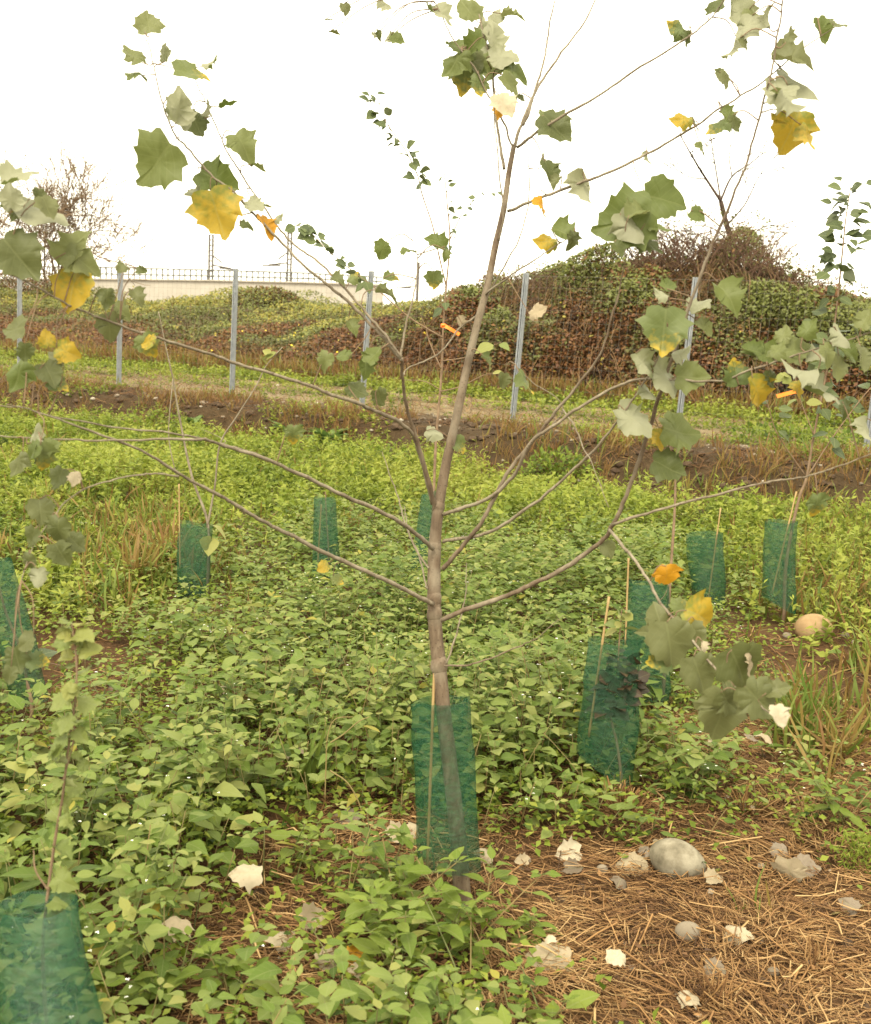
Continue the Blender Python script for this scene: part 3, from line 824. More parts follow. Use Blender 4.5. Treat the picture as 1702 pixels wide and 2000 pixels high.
KEEP = [(G(px, py)[:2], r) for px, py, r in ((1328, 1705, .22), (1345, 1830, .12), (1592, 1262, .35), (1600, 1330, .3), (1240, 1700, .15), (1110, 1690, .15), (1545, 1735, .2), (1075, 1890, .15), (480, 1800, .10), (552, 1850, .10), (690, 1900, .12), (670, 1620, .1), (790, 1650, .1))]
for px, py, dd, r in ((62, 1375, 4.75, .26), (376, 1190, 7.0, .30), (638, 1165, 7.5, .28), (824, 1150, 7.7, .26), (1225, 1530, 4.35, .14), (1262, 1370, 5.3, .18), (1388, 1190, 7.3, .26), (1522, 1200, 7.0, .26), (1540, 1280, 6.4, .25)):
    c = P(px, py, dd)[:2]; v = CAM[:2] - c; KEEP.append((c + v / np.linalg.norm(v) * r * .8, r))
def clear(x, y):
    k = np.ones(len(x), bool)
    for c, r in KEEP: k &= (x - c[0]) ** 2 + (y - c[1]) ** 2 > r * r
    return k
def build_weeds(xs, ys, hs, Ls, seed):
    rr = np.random.default_rng(seed); lv = []; stem = Acc()
    zz = H(xs, ys)
    for x, y, z, h, L in zip(xs, ys, zz, hs, Ls):
        o, pts = weed_leaves((x, y, z), h, L, rr)
        tint = rr.normal() * .16; kf = rr.choice([1, 1, 1, .62, 1.25]); sh = int(rr.integers(0, 5)) if rr.random() < .5 else -1
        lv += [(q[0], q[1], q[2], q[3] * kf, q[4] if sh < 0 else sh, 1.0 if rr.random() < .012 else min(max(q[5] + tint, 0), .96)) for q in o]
        if y < 6: tube(stem, np.array(pts)[::2] if len(pts) > 4 else pts, [.0028, .0014], 3, rr.random())
    acc = Acc(); ti = np.array([q[4] for q in lv])
    far = np.array([q[0][1] > 5.6 for q in lv])
    for k in range(10):
        g = [lv[q] for q in np.nonzero((ti == k % 5) & (far == (k >= 5)))[0]]
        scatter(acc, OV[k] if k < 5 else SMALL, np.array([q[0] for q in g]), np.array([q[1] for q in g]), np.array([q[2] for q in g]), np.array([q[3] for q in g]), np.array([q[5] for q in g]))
    return acc, stem

ymin, ymax = 1.7, 10.5
x, y, half = field(90000, ymin, ymax, .52)
k = dens_pick(x, y, half, WMAP, 135, ymin, ymax, .16, .5, 1.3, 21) & clear(x, y)
x, y = x[k], y[k]
mv = mapval(WMAP, x, y) / 9
hs = (.09 + .25 * mv * (.35 + 1.3 * fbm(x, y, 1.3, 61, 2) ** 1.3)) * R.uniform(.7, 1.25, len(x))
Ls = R.uniform(.045, .092, len(x)) * np.interp(y, [2, 3, 8], [1.0, 1.0, .95])
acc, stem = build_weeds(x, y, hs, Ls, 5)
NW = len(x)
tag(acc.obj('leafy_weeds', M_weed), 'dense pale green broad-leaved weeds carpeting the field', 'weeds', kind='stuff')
tag(stem.obj('weed_stems', M_stem), 'thin green stems of the weeds near the camera', 'weeds', kind='stuff')
# tiny white flowers among the weeds
k = R.random(len(x)) < .11
fx_, fy_ = x[k], y[k]; fh = hs[k]
fp = []
for q in range(len(fx_)):
    for _ in range(R.integers(1, 4)): fp.append((fx_[q] + R.normal() * .05, fy_[q] + R.normal() * .05, fh[q] * R.uniform(.75, 1.12)))
fp = np.array(fp); fp[:, 2] += H(fp[:, 0], fp[:, 1])
acc = Acc(); n = len(fp)
for c in range(3):
    scatter(acc, SMALL, fp, np.c_[np.cos(c * 2.1 + fp[:, 0] * 90), np.sin(c * 2.1 + fp[:, 0] * 90), np.zeros(n)], np.c_[R.normal(size=n) * .3, R.normal(size=n) * .3 - .4, np.ones(n)], R.uniform(.004, .008, n), .5)
tag(acc.obj('white_flowers', M_flower), 'tiny white flowers dotted among the broad-leaved weeds', 'flowers', kind='stuff')

# small-leaved clover-like ground layer
ymin, ymax = 2, 9.5
x, y, half = field(90000, ymin, ymax)
k = dens_pick(x, y, half, WMAP, 520, ymin, ymax, .06, .8, .9, 91)
x, y = x[k], y[k]; n = len(x)
acc = Acc()
for c in range(5):
    p = np.c_[x + R.normal(size=n) * .03, y + R.normal(size=n) * .03, H(x, y) + R.uniform(.02, .13, n)]
    scatter(acc, SMALL, p, np.c_[R.normal(size=(n, 2)), R.normal(size=n) * .3], np.c_[R.normal(size=(n, 2)) * .4, np.ones(n)], R.uniform(.02, .042, n), np.clip(R.normal(.52, .2, n), 0, 1))
tag(acc.obj('low_clover', M_fine), 'low small-leaved green plants under the taller weeds', 'ground cover', kind='stuff')

# feathery light green cover in the back field
def feathery(x, y, hmin, hmax, nl, lsc, seed, var0=.5):
    rr = np.random.default_rng(seed); n = len(x); acc = Acc(); z = H(x, y)
    h = rr.uniform(hmin, hmax, n) * (.25 + 1.7 * fbm(x, y, 1.1, seed, 2) ** 1.4); lean = rr.normal(size=(n, 2)) * .3
    tint = rr.normal(size=n) * .1 + 1.1 * (fbm(x, y, 1.3, seed + 3) - .5)
    for c in range(nl):
        f = (c + rr.random(n)) / nl
        p = np.c_[x + lean[:, 0] * h * f, y + lean[:, 1] * h * f, z + h * f]
        d = np.c_[rr.normal(size=(n, 2)), rr.uniform(-.1, 1.1, n)]
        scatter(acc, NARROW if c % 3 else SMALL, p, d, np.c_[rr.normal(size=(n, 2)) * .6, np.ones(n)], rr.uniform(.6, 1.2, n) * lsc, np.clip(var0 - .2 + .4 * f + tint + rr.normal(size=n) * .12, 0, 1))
    return acc
ymin, ymax = 6.0, 17.5
x, y, half = field(160000, ymin, ymax)
s, t = st(x, y)
k = dens_pick(x, y, half, FMAP, 230, ymin, ymax, .1, .5, .8, 71) & (t > np.interp(s, [2 * SPACING, 4.2 * SPACING], [2.3, 2.9]) + .5 * (fbm(s, s * 0, .7, 2) - .5))
x, y = x[k], y[k]
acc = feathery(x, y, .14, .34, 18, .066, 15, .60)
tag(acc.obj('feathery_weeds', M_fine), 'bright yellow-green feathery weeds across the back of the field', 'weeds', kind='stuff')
# green verge beyond the track, tufts on the track and bank
n = 9000; s = R.uniform(-20, 22, n); t = np.where(R.random(n) < .8, -4.7 + R.normal(size=n) * .38, -2.25 + R.normal(size=n) * .25)
x, y = from_st(s, t)
acc = feathery(x, y, .10, .30, 11, .075, 16, .62)
tag(acc.obj('verge_grass', M_fine), 'bright green verge growing along the far side of the track', 'verge', kind='stuff')
n = 9000; s = R.uniform(-20, 22, n); t = R.uniform(-.2, 2.4, n); x, y = from_st(s, t)
k = fbm(x, y, .9, 51) > .56; x, y = x[k], y[k]
acc = feathery(x, y, .08, .22, 9, .06, 18, .5)
tag(acc.obj('bank_weeds', M_fine), 'scattered green weeds clinging to the soil bank below the fence', 'weeds', kind='stuff')

n = 16000; s = R.uniform(-20, 22, n); t = R.uniform(-4.6, .3, n); x, y = from_st(s, t)
k = fbm(s * .45, t * 1.6, .9, 66) > .5; x, y = x[k], y[k]
acc = feathery(x, y, .03, .10, 7, .045, 19, .45)
tag(acc.obj('track_grass', M_fine), 'short patchy grass breaking up the dirt track', 'grass', kind='stuff')
# dry and green grass
def grass(x, y, hmin, hmax, nb, seed, red):
    rr = np.random.default_rng(seed); acc = Acc(); n = len(x)
    for c in range(nb):
        xx = x + rr.normal(size=n) * .03; yy = y + rr.normal(size=n) * .03
        d = np.c_[rr.normal(size=(n, 2)) * .35, np.ones(n)]
        nr = np.c_[rr.normal(size=(n, 2)), np.zeros(n)]
        L = rr.uniform(hmin, hmax, n)
        scatter(acc, BL[c % 3], np.c_[xx, yy, H(xx, yy) - .005], d, nr, L, np.clip(red + rr.normal(size=n) * .28, 0, 1))
    return acc
ymin, ymax = 3, 14
x, y, half = field(60000, ymin, ymax)
k = dens_pick(x, y, half, DMAP, 150, ymin, ymax, .12, .45, 1.1, 31) & clear(x, y); x, y = x[k], y[k]
acc = grass(x, y, .08, .34, 7, 61, .55)
tag(acc.obj('dry_grass', M_grass), 'reddish and green grass growing in loose drifts between the weeds', 'grass', kind='stuff')
n = 5000; s = R.uniform(-18, 20, n); t = R.uniform(.4, 2.2, n); x, y = from_st(s, t); k = fbm(x, y, 1.2, 57) > .47; x, y = x[k], y[k]
acc = grass(x, y, .06, .28, 5, 62, .9)
tag(acc.obj('bank_grass', M_grass), 'withered grass hanging over the edge of the soil bank', 'grass', kind='stuff')
n = 5000; s = R.uniform(-18, 20, n); t = R.uniform(-5.9, -4.9, n); x, y = from_st(s, t)
acc = grass(x, y, .15, .6, 5, 63, .8)
tag(acc.obj('tall_dry_grass', M_grass), 'withered brown grass at the foot of the embankment', 'grass', kind='stuff')

n = 48000; s = R.uniform(-18, 20, n); t = np.where(R.random(n) < .35, R.uniform(-4.5, .2, n), R.uniform(.1, 3.0, n)); x, y = from_st(s, t); k = fbm(x, y, 1.0, 58) > np.where((t > 0) & (s > 2.2 * SPACING), .50, .38); x, y = x[k], y[k]; n = len(x)
az = R.uniform(0, 6.28, n); d = np.c_[np.cos(az), np.sin(az), R.normal(size=n) * .35]; acc = Acc()
scatter_straw(acc, np.c_[x, y, H(x, y) + R.random(n) * .04], d, np.c_[R.normal(size=(n, 2)) * .4, np.ones(n)], R.uniform(.08, .3, n), R.uniform(.0015, .003, n), R.normal(size=n) * .12, np.clip(R.beta(1.5, 3.6, n) * np.where(t[k] > 0, .8, 1), 0, 1))
tag(acc.obj('bank_litter', M_straw), 'brown dead stems matted over the face of the soil bank', 'litter', kind='stuff')
# pebbles and clods on bank and track
ico = None
def blob(seed, sub=1, flat=.7, rough=.25):
    rr = np.random.default_rng(seed)
    t = (1 + 5 ** .5) / 2
    v = np.array([(-1, t, 0), (1, t, 0), (-1, -t, 0), (1, -t, 0), (0, -1, t), (0, 1, t), (0, -1, -t), (0, 1, -t), (t, 0, -1), (t, 0, 1), (-t, 0, -1), (-t, 0, 1)], float)
    f = [(0, 11, 5), (0, 5, 1), (0, 1, 7), (0, 7, 10), (0, 10, 11), (1, 5, 9), (5, 11, 4), (11, 10, 2), (10, 7, 6), (7, 1, 8), (3, 9, 4), (3, 4, 2), (3, 2, 6), (3, 6, 8), (3, 8, 9), (4, 9, 5), (2, 4, 11), (6, 2, 10), (8, 6, 7), (9, 8, 1)]
    v = list(v / np.linalg.norm(v[0]))
    for _ in range(sub):
        c = {}; nf = []
        def mid(a, b):
            k = (min(a, b), max(a, b))
            if k not in c:
                m = v[a] + v[b]; v.append(m / np.linalg.norm(m)); c[k] = len(v) - 1
            return c[k]
        for a, b, d in f:
            x, y, z = mid(a, b), mid(b, d), mid(d, a); nf += [(a, x, z), (b, y, x), (d, z, y), (x, y, z)]
        f = nf
    v = np.array(v); ph = rr.uniform(0, 6.28, (5, 3)); k = rr.normal(size=(5, 3)) * 1.7
    dsp = sum(np.sin(v @ k[q] + ph[q, 0]) for q in range(5)) / 5
    v = v * (1 + rough * dsp)[:, None]; v[:, 2] *= flat
    return v, np.array(f), np.zeros((len(v), 2))
PB = [blob(q, 0) for q in range(4)]
def pebbles(x, y, smin, smax, name, lab, m, lift=.3):
    acc = Acc(); n = len(x); ii = R.integers(0, 4, n); sc = smin + (smax - smin) * R.random(n) ** 3
    for q in range(4):
        g = ii == q; c = g.sum()
        p = np.c_[x[g], y[g], H(x[g], y[g]) + sc[g] * lift]
        scatter(acc, PB[q], p, np.c_[R.normal(size=(c, 2)), np.zeros(c)], np.tile([0, 0, 1.0], (c, 1)), sc[g], R.random(c))
    tag(acc.obj(name, m, smooth=False), lab, 'stones', kind='stuff')
n = 1800; s = R.uniform(-18, 20, n); t = np.where(R.random(n) < .6, R.uniform(-.3, 1.5, n), R.uniform(-4, 2.2, n)); x, y = from_st(s, t)
pebbles(x, y, .008, .045, 'rubble', 'pale stones and rubble strewn along the top of the bank', M_pebble)
n = 4500; s = R.uniform(-18, 20, n); t = R.uniform(.5, 3.0, n); x, y = from_st(s, t)
pebbles(x, y, .012, .07, 'soil_clods', 'dark clods of soil on the face of the bank', M_clod)
x, y, half = field(5000, 1.8, 6); k = (mapval(SMAP, x, y) > 5); x, y = x[k][:260], y[k][:260]
pebbles(x, y, .004, .016, 'gravel', 'small grey and pale pebbles lying among the straw', M_pebble, .5)
x, y, half = field(5000, 1.8, 6); k = (mapval(SMAP, x, y) > 4.5); x, y = x[k][:400], y[k][:400]
pebbles(x, y, .006, .022, 'soil_crumbs', 'dark crumbs of soil lying among the straw', M_clod, .4)

# ---------------------------------------------------------------- stones that stand out
def stone(px, py, wpx, hpx, m, lab, seed, rot=0.0, name='stone', group=None):
    g = G(px, py + hpx * .42); q, _, d = proj(g)
    wid = wpx / F * d; hh = hpx / F * d
    v, f, u = blob(seed, 3, 1.0, .12)
    v = v * np.array([wid / 2, wid * .36, hh * .56]); c, s = math.cos(rot), math.sin(rot)
    v = v @ np.array([[c, 0, -s], [0, 1, 0], [s, 0, c]])
    acc = Acc(); acc.add(v, f)
    o = acc.obj(name, m); o.location = Vector([g[0], g[1] + wid * .15, g[2] + hh * .34])
    return tag(o, lab, 'stone', group)
stone(1328, 1682, 112, 72, M_stone, 'large rounded grey stone lying on the straw to the right of the poplar', 3, .35, 'boulder')
stone(1592, 1226, 72, 54, M_stone_t, 'tan boulder beside the farthest right tree guard', 8, -.1, 'boulder')
stone(1345, 1820, 52, 38, M_pebble, 'pale rounded stone half buried in straw below the large grey stone', 12, -.1)
for px, py, w_, h_, lab in ((1538, 1241, 17, 12, 'small white stone just left of the tan boulder, nearer of two'), (1655, 1240, 22, 12, 'small white flat stone right of the tan boulder'),
                            (1668, 1254, 9, 8, 'tiny white stone below the flat white stone by the tan boulder'), (1212, 1884, 13, 10, 'round white pebble on straw under the big pale fallen leaf'),
                            (1235, 1892, 18, 12, 'oval grey pebble right of a round white pebble on straw'), (1008, 1857, 22, 12, 'beige flat pebble left above the big pale fallen leaf'),
                            (1177, 1697, 22, 16, 'grey pebble between two white leaves left of the large stone'), (1586, 1885, 26, 20, 'dull grey stone in the straw near the lower right corner'),
                            (1512, 1898, 24, 18, 'brownish half hidden stone in the straw at lower right')):
    stone(px, py, w_, h_, M_pebble, lab, int(px) % 17)

# ---------------------------------------------------------------- poplar leaf shapes
HALF1 = [(.15, -.035), (.28, -.01), (.38, .05), (.40, .12), (.45, .20), (.54, .28), (.52, .36), (.45, .42), (.44, .50), (.45, .57), (.36, .63), (.31, .71), (.27, .79), (.15, .87), (.07, .95)]
HALF2 = [(.15, -.04), (.30, -.01), (.37, .06), (.35, .13), (.43, .20), (.57, .29), (.47, .36), (.38, .43), (.39, .50), (.47, .60), (.33, .64), (.24, .71), (.20, .80), (.11, .87), (.05, .95)]
def poplar_leaf(seed, curl, droop, wave, wmul):
    rr = np.random.default_rng(seed)
    mixh = {1: 0.0, 3: .5, 5: .35, 7: .6, 12: .7}.get(seed, .85)
    HALF = np.array(HALF1) * (1 - mixh) + np.array(HALF2) * mixh
    right = np.array(HALF) + rr.normal(size=(len(HALF), 2)) * .026
    left = (np.array(HALF) + rr.normal(size=(len(HALF), 2)) * .026) * [-1, 1]
    ol = np.vstack([[[0, .02]], right, [[0, 1]], left[::-1]]); ol[:, 0] *= wmul
    c = np.array([0, .38]); n = len(ol)
    rings = [c[None], c + (ol - c) * .38, c + (ol - c) * .72, ol]
    v = np.vstack(rings); f = []
    for k in range(n):
        k2 = (k + 1) % n
        f.append((0, 1 + k, 1 + k2))
        for r_ in range(2):
            a, b = 1 + r_ * n + k, 1 + r_ * n + k2; f += [(a, a + n, b + n), (a, b + n, b)]
    x, y = v[:, 0], v[:, 1]
    ph = rr.uniform(0, 6.28, 3)
    z = curl * x * x * 1.3 - droop * y * y * .6 + wave * (np.sin(7 * x + ph[0]) * np.sin(6 * y + ph[1]) * (.3 + np.hypot(x, y - .38)))
    z += -.05 * np.exp(-(x / .05) ** 2)
    if seed > 10: z = z * .8
    V = np.c_[x * (1 - .25 * abs(curl) * np.abs(x)), y * (1 - .12 * abs(droop)), z]
    return V, np.array(f), np.c_[x, y]
SH = [(1, .15, .35, .12, 1.0), (2, .6, .4, .12, .95), (3, -.35, .5, .14, 1.0), (4, 1.1, .2, .15, .9), (5, .3, .8, .16, 1.05), (6, -.7, .3, .18, .95), (7, .05, .25, .12, 1.05), (12, -.9, .3, .10, 1.0), (13, .7, .5, .12, .95), (14, -.5, .7, .10, 1.05)]
PMESH = {}
def pmesh(kind, mat, shape):
    key = (kind, shape)
    if key not in PMESH:
        acc = Acc(); v, f, u = poplar_leaf(*SH[shape]); acc.add(v, f, .5, u)
        PMESH[key] = acc.mesh('leaf', mat)
    return PMESH[key]
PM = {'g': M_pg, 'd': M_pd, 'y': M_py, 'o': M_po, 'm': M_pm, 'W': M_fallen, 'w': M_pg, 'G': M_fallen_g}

def put(me, name, pos, d, n, scale, parent=None):
    d = np.asarray(d, float); n = np.asarray(n, float)
    B = frames(d[None], n[None])[0]
    o = bpy.data.objects.new(name, me); COL.objects.link(o)
    org = np.array(parent.location) if parent else np.zeros(3)
    mt = Matrix(((B[0][0], B[1][0], B[2][0]), (B[0][1], B[1][1], B[2][1]), (B[0][2], B[1][2], B[2][2]))).to_4x4()
    if parent: o.parent = parent
    o.matrix_basis = Matrix.Translation(Vector(np.asarray(pos, float) - org)) @ mt @ Matrix.Diagonal((scale, scale, scale, 1))
    return o

RIGHT, UP, BACK = M[:, 0], M[:, 1], M[:, 2]

# ---------------------------------------------------------------- the main poplar
TB = G(900, 1790)
D0 = proj(TB)[2]
tree = empty('poplar_tree', TB, 'young white poplar with spreading branches and lobed leaves in a green guard, centre', 'tree')
def pw(lst, d0, d1, rng=None):
    k = np.linspace(0, 1, len(lst))
    return np.array([P(a, b, d0 + (d1 - d0) * q) for (a, b), q in zip(lst, k)])
SAMPLES = []
def limb(name, lst, d0, d1, r0, r1, m=M_bark, sides=8, parent=None, per=8):
    W = smooth_path(pw(lst, d0, d1), per)
    jt = np.cumsum(np.random.default_rng(int(lst[0][0]) + len(lst)).normal(size=W.shape) * .0012, axis=0); W = W + jt - np.linspace(0, 1, len(W))[:, None] * jt[-1] * .5
    W[0] -= jt[0]
    acc = Acc(); tube(acc, W, [r0 * .84, r0 * .56, r1 * .58], sides, .5, .16)
    o = acc.obj(name, m, parent or tree)
    SAMPLES.append(W)
    return o
DT = D0
trunk = [(906, 1795), (896, 1650), (882, 1520), (868, 1400), (858, 1300), (849, 1200), (849, 1080), (856, 1000), (872, 905), (893, 810), (912, 720), (932, 635), (952, 560), (968, 480), (984, 410), (994, 340), (1004, 285)]
W = smooth_path(pw(trunk, DT, DT - .05), 8)
acc = Acc(); n = len(W)
tube(acc, W, [.029, .026, .0245, .023, .022, .021, .020, .017, .0150, .0135, .0125, .0118, .0108, .0100, .0092, .0085, .0075], 12, .5, .05)
for q in (1175, 1065, 990, 1300, 1195):     # swollen branch collars
    c = W[np.argmin(np.abs(proj(W)[1] - q))]; rj = float(np.interp(q, [300, 990, 1300, 1790], [.009, .0165, .024, .029]))
    tube(acc, [c - [0, 0, rj * 1.2], c - [0, 0, rj * .4], c + [0, 0, rj * .5], c + [0, 0, rj * 1.3]], [rj * .8, rj * 1.13, rj * 1.1, rj * .75], 12, .5)
acc.obj('trunk', M_barkb, tree); SAMPLES.append(W)
E = DT - .05
limb('branch', [(1002, 295), (1022, 240), (1050, 180), (1095, 110), (1140, 45), (1190, -50)], E, E + .1, .0068, .0035)
limb('branch', [(1022, 245), (1040, 195), (1060, 120), (1075, 50), (1088, -40)], E, E - .05, .0055, .003)
limb('branch', [(1010, 288), (1060, 248), (1150, 198), (1240, 140), (1340, 75), (1400, 20), (1430, -40)], E, E - .3, .0055, .0025)
limb('branch', [(992, 412), (1050, 388), (1120, 362), (1200, 330), (1300, 282), (1390, 225), (1480, 165), (1560, 100), (1640, 45)], E + .02, E - .45, .0060, .002)
limb('branch', [(985, 330), (972, 260), (962, 180), (950, 90), (930, 10), (925, -40)], E, E + .12, .0062, .003)
limb('branch', [(1003, 285), (985, 240), (960, 200), (930, 140), (885, 75), (855, 20), (840, -20)], E, E - .12, .0042, .002)
limb('branch', [(975, 470), (985, 420), (978, 330), (968, 240), (966, 170)], E, E - .1, .004, .002)
limb('branch', [(945, 590), (985, 520), (1020, 455), (1034, 380), (1032, 300), (1018, 260)], E + .05, E + .15, .0035, .002)
limb('branch', [(940, 610), (900, 640), (860, 690), (800, 720), (790, 735)], E + .05, E - .1, .004, .003)
limb('branch', [(950, 575), (1000, 540), (1060, 500), (1120, 460)], E, E - .15, .004, .0022)
# left branches
limb('branch', [(852, 1000), (838, 940), (812, 860), (793, 790), (786, 740), (782, 700)], E + .03, E - .25, .0095, .0070, M_barkb)
limb('branch', [(782, 700), (740, 650), (690, 602), (640, 560), (600, 522), (550, 470), (505, 425), (462, 380), (420, 345), (385, 305), (352, 262), (330, 205), (315, 150), (298, 90), (290, 60)], E - .25, E - .55, .0058, .0018)
limb('branch', [(785, 697), (740, 640), (690, 585), (630, 522), (580, 480), (548, 445), (510, 392), (470, 335), (440, 275), (415, 215), (395, 165), (382, 130)], E - .27, E - .42, .0048, .0017)
limb('branch', [(783, 705), (793, 650), (806, 590), (815, 520), (806, 470)], E - .25, E - .2, .0045, .0015)
limb('branch', [(845, 985), (815, 880), (790, 838), (730, 806), (690, 790), (620, 765), (540, 738), (450, 708), (380, 684), (320, 664), (240, 638), (160, 608), (80, 560), (-30, 500)], E + .03, E - .95, .0075, .0030)
limb('branch', [(846, 1072), (800, 1035), (740, 1000), (670, 968), (600, 932), (520, 896), (440, 868), (370, 857), (260, 858), (130, 862), (-30, 858)], E, E - .95, .0082, .0026)
limb('branch', [(520, 896), (430, 868), (360, 850), (240, 840), (120, 815), (50, 800), (-20, 790)], E - .4, E - .95, .004, .002)
limb('branch', [(846, 1180), (800, 1155), (740, 1128), (650, 1085), (560, 1042), (480, 1003), (420, 968), (350, 930), (270, 880), (180, 848), (90, 815), (10, 790)], E, E - 1.0, .0085, .0022)
limb('branch', [(350, 930), (300, 925), (230, 935), (150, 960), (100, 1010), (70, 1050), (40, 1130)], E - .65, E - 1.0, .003, .0015)
limb('branch', [(838, 1110), (810, 1070), (785, 1000), (765, 940), (745, 880)], E + .02, E + .2, .004, .002)
limb('branch', [(835, 1150), (820, 1085), (800, 1040), (790, 990)], E + .02, E + .3, .0035, .002)
# right branches
limb('branch', [(864, 1112), (900, 1075), (935, 1030), (970, 965), (1005, 910), (1040, 870), (1075, 825), (1105, 790), (1145, 735), (1175, 685), (1198, 610), (1215, 545), (1228, 490)], E, E - .35, .0085, .0022, M_barkb)
limb('branch', [(866, 1005), (920, 985), (968, 960), (1005, 920), (1032, 865), (1086, 825), (1170, 772), (1235, 745), (1310, 745), (1400, 752), (1470, 725), (1550, 700), (1640, 672), (1720, 640)], E + .02, E - .75, .0072, .0022)
limb('branch', [(866, 1058), (930, 1046), (991, 1020), (1061, 972), (1131, 912), (1190, 850), (1240, 780), (1290, 700), (1310, 640)], E + .02, E - .55, .0070, .0022)
limb('branch', [(1035, 870), (1100, 795), (1040, 740), (1000, 705)], E - .15, E - .2, .003, .0015)
limb('branch', [(1100, 800), (1130, 850), (1160, 910), (1190, 990)], E - .2, E - .45, .0028, .0015)
limb('branch', [(862, 1212), (920, 1185), (1000, 1155), (1080, 1118), (1140, 1080), (1180, 1045), (1205, 1000), (1235, 930), (1262, 850), (1285, 775), (1305, 715), (1340, 612), (1380, 500), (1425, 385), (1465, 265), (1500, 140), (1520, 10), (1526, -50)], E, E - .75, .0095, .0026, M_barkb)
limb('branch', [(1195, 1025), (1290, 990), (1400, 962), (1500, 940), (1570, 930), (1640, 912), (1730, 880)], E - .32, E - .65, .0052, .0025)
limb('branch', [(1190, 1035), (1230, 1075), (1265, 1120), (1300, 1180), (1340, 1225), (1395, 1285), (1440, 1330), (1490, 1375), (1530, 1405)], E - .32, E - 1.05, .0055, .0028)
limb('branch', [(868, 1300), (910, 1296), (960, 1282), (1010, 1262), (1045, 1245), (1100, 1200)], E, E - .1, .0042, .0015, M_barkb)
limb('branch', [(872, 1296), (895, 1230), (908, 1160), (912, 1100)], E, E + .15, .0038, .0015)

